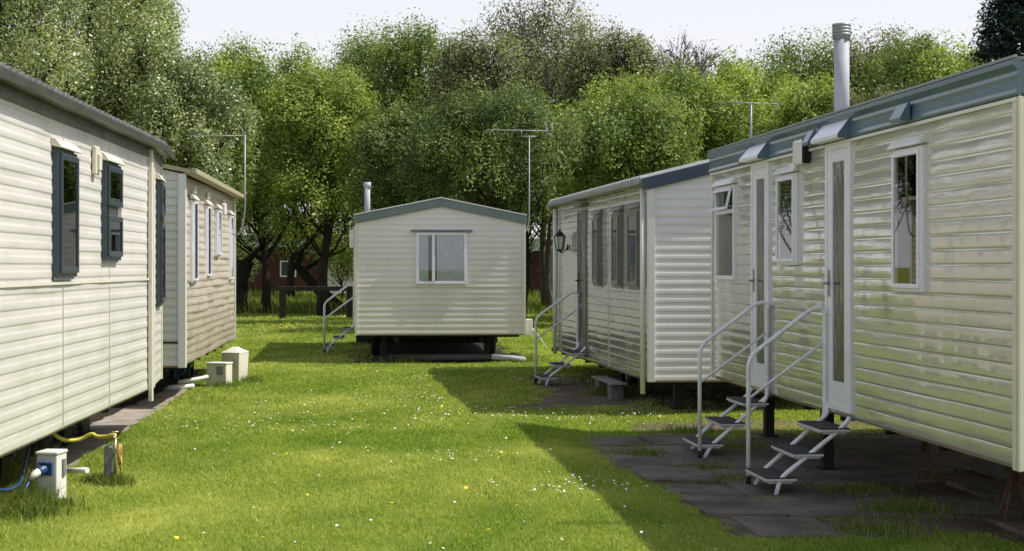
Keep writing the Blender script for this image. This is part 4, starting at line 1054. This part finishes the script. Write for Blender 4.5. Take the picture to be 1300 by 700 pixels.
def at(px, Z): return (px - 650) / 2100 * Z
def topz(py, Z): return EYE + (338 - py) / 2100 * Z
TREES = [
 # px, Z, top py, half width m, leaf, trunk_h, kwargs, label
 (-40, 36, -120, 3.4, 'silver', 3.0, dict(n=20000), 'tall silvery green tree at the far left edge'),
 (75, 40, -90, 3.0, 'silver', 3.2, dict(n=30000, tr=.28), 'tall dense silver green tree rising over the cream caravan roof'),
 (165, 44, -20, 1.9, 'mid', 3.0, dict(n=16000), 'narrow mid green tree whose top ends near the upper left sky'),
 (205, 40, 72, 2.3, 'silver', 2.6, dict(n=22000), 'pale silvery tree above the end of the cream caravan'),
 (252, 50, 118, 1.7, 'mid', 2.4, dict(n=11000), 'low round green tree behind the tan caravan'),
 (262, 62, 82, 2.2, 'mid', 2.8, dict(n=10000, ragged=1.2), 'loose topped green tree in the sky dip at the left'),
 (335, 58, 62, 3.2, 'bright', 2.3, dict(n=32000, tr=.17, lean=(-.35, 0), bottom=1.5), 'broad bright green tree with a slim leaning dark trunk left of centre'),
 (412, 56, 92, 2.3, 'bright', 2.4, dict(n=18000, tr=.20, bottom=1.6), 'bright green tree with a straight dark trunk just left of the beige caravan'),
 (470, 62, 52, 2.5, 'mid', 2.4, dict(n=17000, ragged=1.1), 'mid green tree above the beige caravan\'s flue pipe'),
 (545, 60, 34, 2.6, 'mid', 2.2, dict(n=18000, stems=3, tr=.3), 'tall mid green tree with several stems above the beige roof ridge'),
 (610, 57, 52, 2.1, 'olive', 2.2, dict(n=12000, stems=3, tr=.28, branches=.5), 'olive green many stemmed tree between the tall ones in the middle'),
 (690, 62, 10, 3.3, 'olive', 3.0, dict(n=14500, stems=2, tr=.2, branches=1, ragged=1.2, barkmat='palebark'), 'tallest thin olive tree with bare twigs showing on top'),
 (655, 52, 118, 2.0, 'deep', 1.8, dict(n=13000, stems=3, tr=.26, branches=.4), 'deep green shrubby tree behind the beige caravan aerial'),
 (775, 60, 44, 2.4, 'olive', 2.2, dict(n=14000, branches=.5), 'olive tree right of the tallest one'),
 (780, 50, 108, 2.2, 'bright', 1.6, dict(n=20000), 'bright yellow green tree over the lantern caravan roof'),
 (868, 64, 58, 1.9, 'twig', 3.5, dict(n=2600, branches=1.5, ragged=1.2, leaf_size=.08, barkmat='palebark', tr=.11), 'nearly bare twiggy tree showing against the sky right of centre'),
 (870, 52, 100, 2.4, 'bright', 1.6, dict(n=20000), 'bright green bushy tree left of the small roof aerial'),
 (950, 54, 82, 2.5, 'bright', 1.8, dict(n=21000), 'bright green bushy tree behind the small roof aerial'),
 (1020, 60, 60, 2.5, 'mid', 2.2, dict(n=15000, ragged=1.1), 'green tree directly left of the tall flue pipe'),
 (1035, 50, 108, 1.9, 'bright', 1.6, dict(n=15000), 'low bright tree at the foot of the tall flue pipe'),
 (1100, 60, 54, 2.4, 'olive', 2.2, dict(n=16000, ragged=1.1), 'olive green tree just right of the tall flue pipe'),
 (1112, 48, 122, 1.8, 'olive', 1.8, dict(n=12000), 'low olive tree above the teal fascia'),
 (1165, 56, 50, 2.0, 'mid', 2.0, dict(n=15000), 'rounded green tree left of the dark conifer'),
 (1210, 50, 62, 1.9, 'bright', 2.0, dict(n=15000), 'bright green tree touching the dark conifer'),
]
for i, (px, Z, py, rx, leaf, th, kw, lab) in enumerate(TREES):
    H = topz(py, Z)
    tree('broadleaf_tree', at(px, Z), Z, H, rx, leaf, lab, th, seed=i * 3 + 1, **kw)
# trees standing on the grass behind the beige and lantern caravans; they shade the lawn
tree('broadleaf_tree', -.6, 43.5, topz(120, 43.5), 2.3, 'deep', 'deep green tree standing close behind the beige caravan', 2.3, seed=77, n=16000, stems=2, tr=.26)
tree('broadleaf_tree', 3.1, 46, topz(125, 46), 2.4, 'mid', 'mid green tree standing behind the far end of the lantern caravan', 2.4, seed=78, n=16000)
tree('broadleaf_tree', -3.0, 49, topz(150, 49), 2.0, 'deep', 'dark green tree behind the left end of the beige caravan', 2.6, seed=79, n=12000, tr=.2)
# second row behind, closing the wood
back = [(-60, 72, 20), (40, 78, 60), (130, 74, 80), (210, 80, 120), (300, 84, 105), (372, 76, 118), (440, 82, 100), (505, 76, 95), (570, 80, 85), (640, 78, 90), (715, 76, 75), (790, 80, 85), (850, 76, 110), (915, 80, 95), (985, 76, 88), (1060, 80, 84), (1130, 76, 82), (1200, 78, 88), (1270, 76, 60)]
names = ['far green tree filling the gap in the back row', ]
for i, (px, Z, py) in enumerate(back):
    tree('broadleaf_tree', at(px, Z), Z, topz(py, Z), 3.2, 'deep', 'tree in the back row of the wood, seen only between nearer crowns', 2.6, seed=200 + i, n=9000, leaf_size=.17, group='back row of the wood', bottom=2.0, tr=.2)
# forked leaning trunk between the two dark ones, and a stump
def leaning():
    x, y = at(385, 60), 60
    r = empty('leaning_tree', (x, y, 0), 0, label='crooked leaning trunk with few leaves between the two dark trunks', cat='tree', group='trees behind the caravans')
    m = MB(); m.tube([(1.6, 0, -.1), (1.0, 0, .45), (.35, 0, 1.05), (-.2, 0, 1.7), (-.05, 0, 2.3), (.5, 0, 2.9), (.9, 0, 3.6)], [.26, .22, .19, .15, .11, .08, .05], 8)
    m.tube([(-.2, 0, 1.7), (-.35, .1, 1.85), (-.6, .1, 2.5)], [.2, .14, .05], 7)
    m.tube([(.1, 0, 1.6), (.7, .1, 2.0), (1.3, .1, 2.2), (2.0, .2, 2.7)], [.1, .07, .05, .02], 6)
    m.build('trunk', M['bark'], r)
    rg = np.random.default_rng(5); N = 2600
    cs = np.array([[.9, 0, 3.6], [-.6, 0, 2.7], [2.0, .2, 2.7], [1.3, 0, 2.4], [.4, 0, 3.2]])
    c = cs[rg.integers(0, 5, N)] + rg.normal(size=(N, 3)) * .4
    n_ = rg.normal(size=(N, 3)); n_ /= np.linalg.norm(n_, axis=1)[:, None]; t = np.cross(n_, rg.normal(size=(N, 3))); t /= np.linalg.norm(t, axis=1)[:, None]; b = np.cross(n_, t)
    V = np.stack([c - t * .06, c + b * .03, c + t * .06, c - b * .03], 1).reshape(-1, 3)
    np_mesh('crown', V, np.arange(N * 4).reshape(N, 4), LEAF['bright'], {'tint': rg.uniform(0, 1, N * 4)}, parent=r)
leaning()
def stump():
    x, y = at(300, 58), 58
    r = empty('old_trunk', (x, y, 0), 0, label='thick dark pollard trunk at the far corner of the tan caravan', cat='tree', group='trees behind the caravans')
    m = MB(); m.tube([(0, 0, -.1), (.05, 0, .6), (.1, 0, 1.3), (.25, 0, 1.9)], [.42, .34, .33, .38], 10)
    m.tube([(-.1, 0, 1.5), (-.3, 0, 2.6), (-.2, 0, 4.5)], [.18, .12, .06], 7); m.tube([(.3, 0, 1.8), (.8, 0, 2.3), (1.3, .1, 3.1)], [.16, .08, .04], 6)
    m.build('trunk', M['bark'], r)
stump()

# shrubs of the understorey between the trunks
for i, (px, Z, hh, rx_) in enumerate([(292, 68, 2.6, 1.3), (432, 68, 2.9, 1.2), (405, 82, 4.2, 2.4), (322, 86, 4.4, 2.6), (676, 86, 5.0, 2.6)]):
    tree('shrub', at(px, Z), Z, hh, rx_, ['deep', 'mid', 'bright'][i % 3], ['low shrub by the thick pollard trunk', 'shrub seen right of the straight dark trunk', 'bushy shrub farther back between the straight and crooked trunks', 'bushy shrub far behind the slim leaning trunk', 'bushy shrub far back in the gap right of the beige caravan'][i], .9, seed=300 + i, n=3500, tr=.06, group='shrubs under the trees', cat='shrub', bottom=.7 if i < 2 else 2.2, leaf_size=.12)

# dark conifer at the right edge
def conifer():
    Z = 42; x = at(1300, Z); H = 10.2; rg = np.random.default_rng(9)
    r = empty('conifer', (x, Z, 0), 0, label='dark blue green conifer at the top right corner', cat='tree')
    m = MB(); m.tube([(0, 0, -.1), (0, 0, H * .95)], [.25, .03], 8); m.build('trunk', M['bark'], r)
    nb = 1100; zz = rg.uniform(.12, 1.0, nb) ** .8 * H; a = rg.uniform(0, 2 * np.pi, nb)
    Rm = 2.3 * (1 - (zz / H) ** 2.2) + .15
    br = MB(); C_ = []; 
    for z, ang_, R_ in zip(zz, a, Rm):
        R_ *= rg.uniform(.75, 1.15); n_ = 46
        t = rg.uniform(.15, 1, n_) ** .7
        px = np.cos(ang_) * R_ * t; py_ = np.sin(ang_) * R_ * t; pz = z - .25 * R_ * t + .12 * R_ * t ** 3
        C_.append(np.stack([px, py_, pz], 1) + rg.normal(size=(n_, 3)) * np.array([.10, .10, .06]))
    c = np.concatenate(C_); N = len(c)
    n_ = rg.normal(size=(N, 3)) * .6 + np.array([0, 0, 1]); n_ /= np.linalg.norm(n_, axis=1)[:, None]; t = np.cross(n_, rg.normal(size=(N, 3))); t /= np.linalg.norm(t, axis=1)[:, None]; b = np.cross(n_, t)
    V = np.stack([c - t * .09, c + b * .022, c + t * .09, c - b * .022], 1).reshape(-1, 3)
    np_mesh('crown', V, np.arange(N * 4).reshape(N, 4), LEAF['dark'], {'tint': np.repeat(rg.uniform(0, 1, N), 4)}, parent=r)
conifer()

# ------------------------------------------------------------------ grass, flowers
rg = np.random.default_rng(42)
def patchn(x, y): return .5 + .25 * np.sin(x * 1.9 + 1.3 * np.sin(y * .9)) * np.sin(y * 1.3 + .7 * np.sin(x * 1.1)) + .25 * np.sin(x * .7 - y * .45 + 2 * np.sin(x * .31 + y * .2))
def in_pave(x, y):
    e = ewall(y); j = .10 * np.sin(y * 9) + .06 * np.sin(y * 23 + x * 5)
    a = (x > e - 1.45 + j) & (y > 10.95 + .12 * np.sin(x * 7)) & (y < 17.1 + j)
    b = (x < -3.65 - .083 * (y - 13.3) + j * .4) & (y < 23.6) & (x > -6.6)
    d = ((x - 2.05) / .55) ** 2 + ((y - 18.2) / .38) ** 2 < 1 + j * 4
    a = a | d
    c = (x > .25 + .3 * np.sin(y * 1.2) + j) & (x < 3.2) & (y > 19.9) & (y < 25.5)
    return a, b, c
def keep_mask(x, y, n):
    a, b, c = in_pave(x, y); r = rg.random(n)
    k = (x > -3.75 - .083 * (y - 13.3)) | (y > 23)
    # a few tufts in the joints of the slabs
    fy = np.abs(((y - 10.9) / .903) % 1.0); joint = (fy < .07) | (fy > .95)
    mossy = patchn(x * 2.1, y * 1.7)
    k &= ~(a & ~((joint & (r < .65) & (mossy > .32)) | ((mossy > .72) & (r < .6))))
    k &= ~(b & (r > .02)); k &= ~(c & (r > .22 * (mossy > .6)))
    # under the caravans nothing grows well
    def under(x0, y0, sl, wd, L, sgn):
        u = (x - (x0 + sl * (y - y0))) * sgn
        return (u > .35) & (u < wd) & (y > y0 + .3) & (y < y0 + L)
    k &= ~(under(-3.92, 19.68, -.084, 3.0, 7.2, -1)); k &= ~(under(3.0, 9.76, -.1026, 3.0, 8, 1) & (r > .05))
    k &= ~(under(1.6, 19.13, -.125, 3.0, 8, 1) & (r > .1)); k &= ~(under(-2.71, 29.0, -.10, 2.9, 8, 1) & (r > .25)); k &= ~under(-3.2, 6, -.055, 3, 12, -1)
    k &= ~under(-2.71, 28.75, -.10, 2.9, 9, 1) | (r > .97)
    return k
def blades(bx, by, h, wd, lean, tint):
    n = len(bx); z = gh(bx, by)
    a = rg.uniform(0, 2 * np.pi, n); la = rg.uniform(0, 2 * np.pi, n)
    wx, wy = np.cos(a) * wd / 2, np.sin(a) * wd / 2
    lx, ly = np.cos(la) * lean * h, np.sin(la) * lean * h
    P = np.zeros((n, 5, 3))
    P[:, 0] = np.stack([bx - wx, by - wy, z - .004], 1); P[:, 1] = np.stack([bx + wx, by + wy, z - .004], 1)
    P[:, 2] = np.stack([bx + wx * .8 + lx * .35, by + wy * .8 + ly * .35, z + h * .6], 1); P[:, 3] = np.stack([bx - wx * .8 + lx * .35, by - wy * .8 + ly * .35, z + h * .6], 1)
    P[:, 4] = np.stack([bx + lx, by + ly, z + h], 1)
    i = np.arange(n)[:, None] * 5
    T = np.concatenate([i + np.array([0, 1, 2]), i + np.array([0, 2, 3]), i + np.array([3, 2, 4])], 0)
    return P.reshape(-1, 3), T, np.repeat(tint, 5)
allV, allT, allA = [], [], []; basei = 0
bands = [(8.2, 12, 7000, .0055), (12, 16, 4400, .007), (16, 21, 2300, .009), (21, 29, 1100, .013), (29, 42, 380, .022), (42, 66, 130, .038)]
for (ya, yb, dens, bw) in bands:
    xl, xr = -.33 * yb - 1.2, .33 * yb + 1.2
    n = int((yb - ya) * (xr - xl) * dens)
    bx = rg.uniform(xl, xr, n); by = rg.uniform(ya, yb, n)
    k = (np.abs(bx) < .325 * by + 1.2) & keep_mask(bx, by, n); bx, by = bx[k], by[k]; n = len(bx)
    pn = patchn(bx, by); pn2 = patchn(bx * 3.3 + 5, by * 2.9)
    hgt = (.013 + .016 * rg.random(n) + .014 * pn * rg.random(n)) * (1 + .5 * (pn2 > .78))
    far = by > 42
    hgt = np.where(far, hgt * 2.2, hgt)
    # rank growth along the caravans
    edge = np.exp(-((bx + 3.28 + .055 * (by - 10.3)) / .22) ** 2) * (by < 24)
    hgt *= 1 + 1.4 * edge * rg.random(n)
    pn3 = patchn(bx * 7.1 + 2, by * 5.3 + 1); pn4 = patchn(bx * 1.35 - 3, by * 1.1 + 4)
    tint = np.clip(.10 + .44 * pn + .26 * (pn2 - .5) + .16 * (pn3 - .5) + .20 * np.clip((pn4 - .6) / .4, 0, 1) + .19 * rg.normal(size=n), 0, 1)
    v, t, a = blades(bx, by, hgt, bw * rg.uniform(.7, 1.3, n), rg.uniform(.3, 1.4, n), tint)
    allV.append(v); allT.append(t + basei); allA.append(a); basei += len(v)
np_mesh('grass', np.concatenate(allV), np.concatenate(allT), M['grassblade'], {'tint': np.concatenate(allA)}, kind='stuff', label='short green lawn grass growing between the caravans', cat='grass')
print('grass verts', basei)

# rank tufts by the posts and bollard, long meadow grass under the trees
allV, allT, allA = [], [], []; basei = 0
tufts = [(-3.52, 11.45, .30, 3600, .17), (-3.42, 11.2, .3, 2500, .12), (-3.18, 11.62, .12, 500, .07), (-3.62, 12.0, .25, 300, .38), (-3.08, 12.8, .13, 700, .10), (-3.25, 12.9, .10, 350, .09), (-4.0, 23.2, .2, 400, .10), (-3.85, 24.4, .2, 400, .10),
         (1.35, 21.9, .3, 1200, .16), (2.85, 12.1, .34, 1300, .09), (2.76, 13.2, .3, 800, .07), (1.77, 13.8, .3, 700, .06), (1.67, 14.6, .3, 700, .06), (1.2, 15.6, .3, 600, .06), (2.5, 11.2, .4, 700, .06), (2.2, 16.2, .4, 500, .08), (1.9, 17.7, .35, 400, .1), (-2.0, 29.3, .5, 500, .14), (.2, 29.2, .4, 500, .16)]
for (x, y, rad, n, h) in tufts:
    bx = x + rg.normal(size=n) * rad * .5; by = y + rg.normal(size=n) * rad * .5
    v, t, a = blades(bx, by, h * rg.uniform(.4, 1.15, n), .007 * rg.uniform(.7, 1.4, n), rg.uniform(.1, 1.0, n), np.clip(rg.normal(.35, .25, n), 0, 1))
    allV.append(v); allT.append(t + basei); allA.append(a); basei += len(v)
n = 42000; bx = rg.uniform(-15, 15, n); by = rg.uniform(57, 88, n)
v, t, a = blades(bx, by, rg.uniform(.15, .5, n) * (.5 + patchn(bx * .8, by)), .05 * rg.uniform(.6, 1.4, n), rg.uniform(.1, .7, n), np.clip(rg.normal(.4, .25, n), 0, 1))
allV.append(v); allT.append(t + basei); allA.append(a); basei += len(v)
np_mesh('long_grass', np.concatenate(allV), np.concatenate(allT), M['longgrass'], {'tint': np.concatenate(allA)}, kind='stuff', label='rank tufts and meadow grass along the edges and under the trees', cat='grass')

def flowers(name, n, rad, matn, label, clusters, h=(.03, .055), stray=.25, cat='flowers'):
    P, T = [], []
    for i in range(n):
        if rg.random() < stray:
            y = 9.2 + 24 * rg.random() ** 1.3; x = rg.uniform(-.22, .16) * y
        else:
            cx, cy, r_ = clusters[rg.integers(0, len(clusters))]; x = cx + rg.normal() * r_ * .9; y = cy + rg.normal() * r_ * .8
        a1, b1, c1 = in_pave(np.array([x]), np.array([y]))
        if a1[0] or b1[0] or c1[0]: continue
        z = ghf(x, y) + rg.uniform(*h); r0 = rad * rg.uniform(.7, 1.2)
        ti, tj = rg.normal() * .3, rg.normal() * .3
        b = len(P); P.append((x, y, z + .004))
        for k in range(8):
            a = k * math.pi / 4; dx, dy = r0 * math.cos(a), r0 * math.sin(a); P.append((x + dx, y + dy, z + ti * dx + tj * dy))
        T += [(b, b + 1 + k, b + 1 + (k + 1) % 8) for k in range(8)]
    np_mesh(name, np.array(P), np.array(T), M[matn], kind='stuff', label=label, cat=cat)
cl = [(-1.9, 17.5, .5), (-2.6, 18.4, .6), (-1.0, 18.3, .7), (.1, 18.8, .5), (-.3, 19.5, .6), (-2.2, 20.0, .6), (.25, 12.4, .30), (-.6, 14.6, .4), (-2.9, 17.2, .5), (-1.2, 20.8, .5), (.8, 18.9, .5), (-.2, 25.5, .8), (-1.4, 24.5, .7), (.7, 12.9, .2), (-.9, 27, .8), (1.2, 18.9, .3)]
flowers('daisies', 620, .0095, 'petal', 'small white daisies scattered in drifts over the sunny lawn', cl)
flowers('dandelions', 60, .014, 'dandelion', 'a few yellow dandelions dotted over the lawn', cl, (.04, .07), .85)
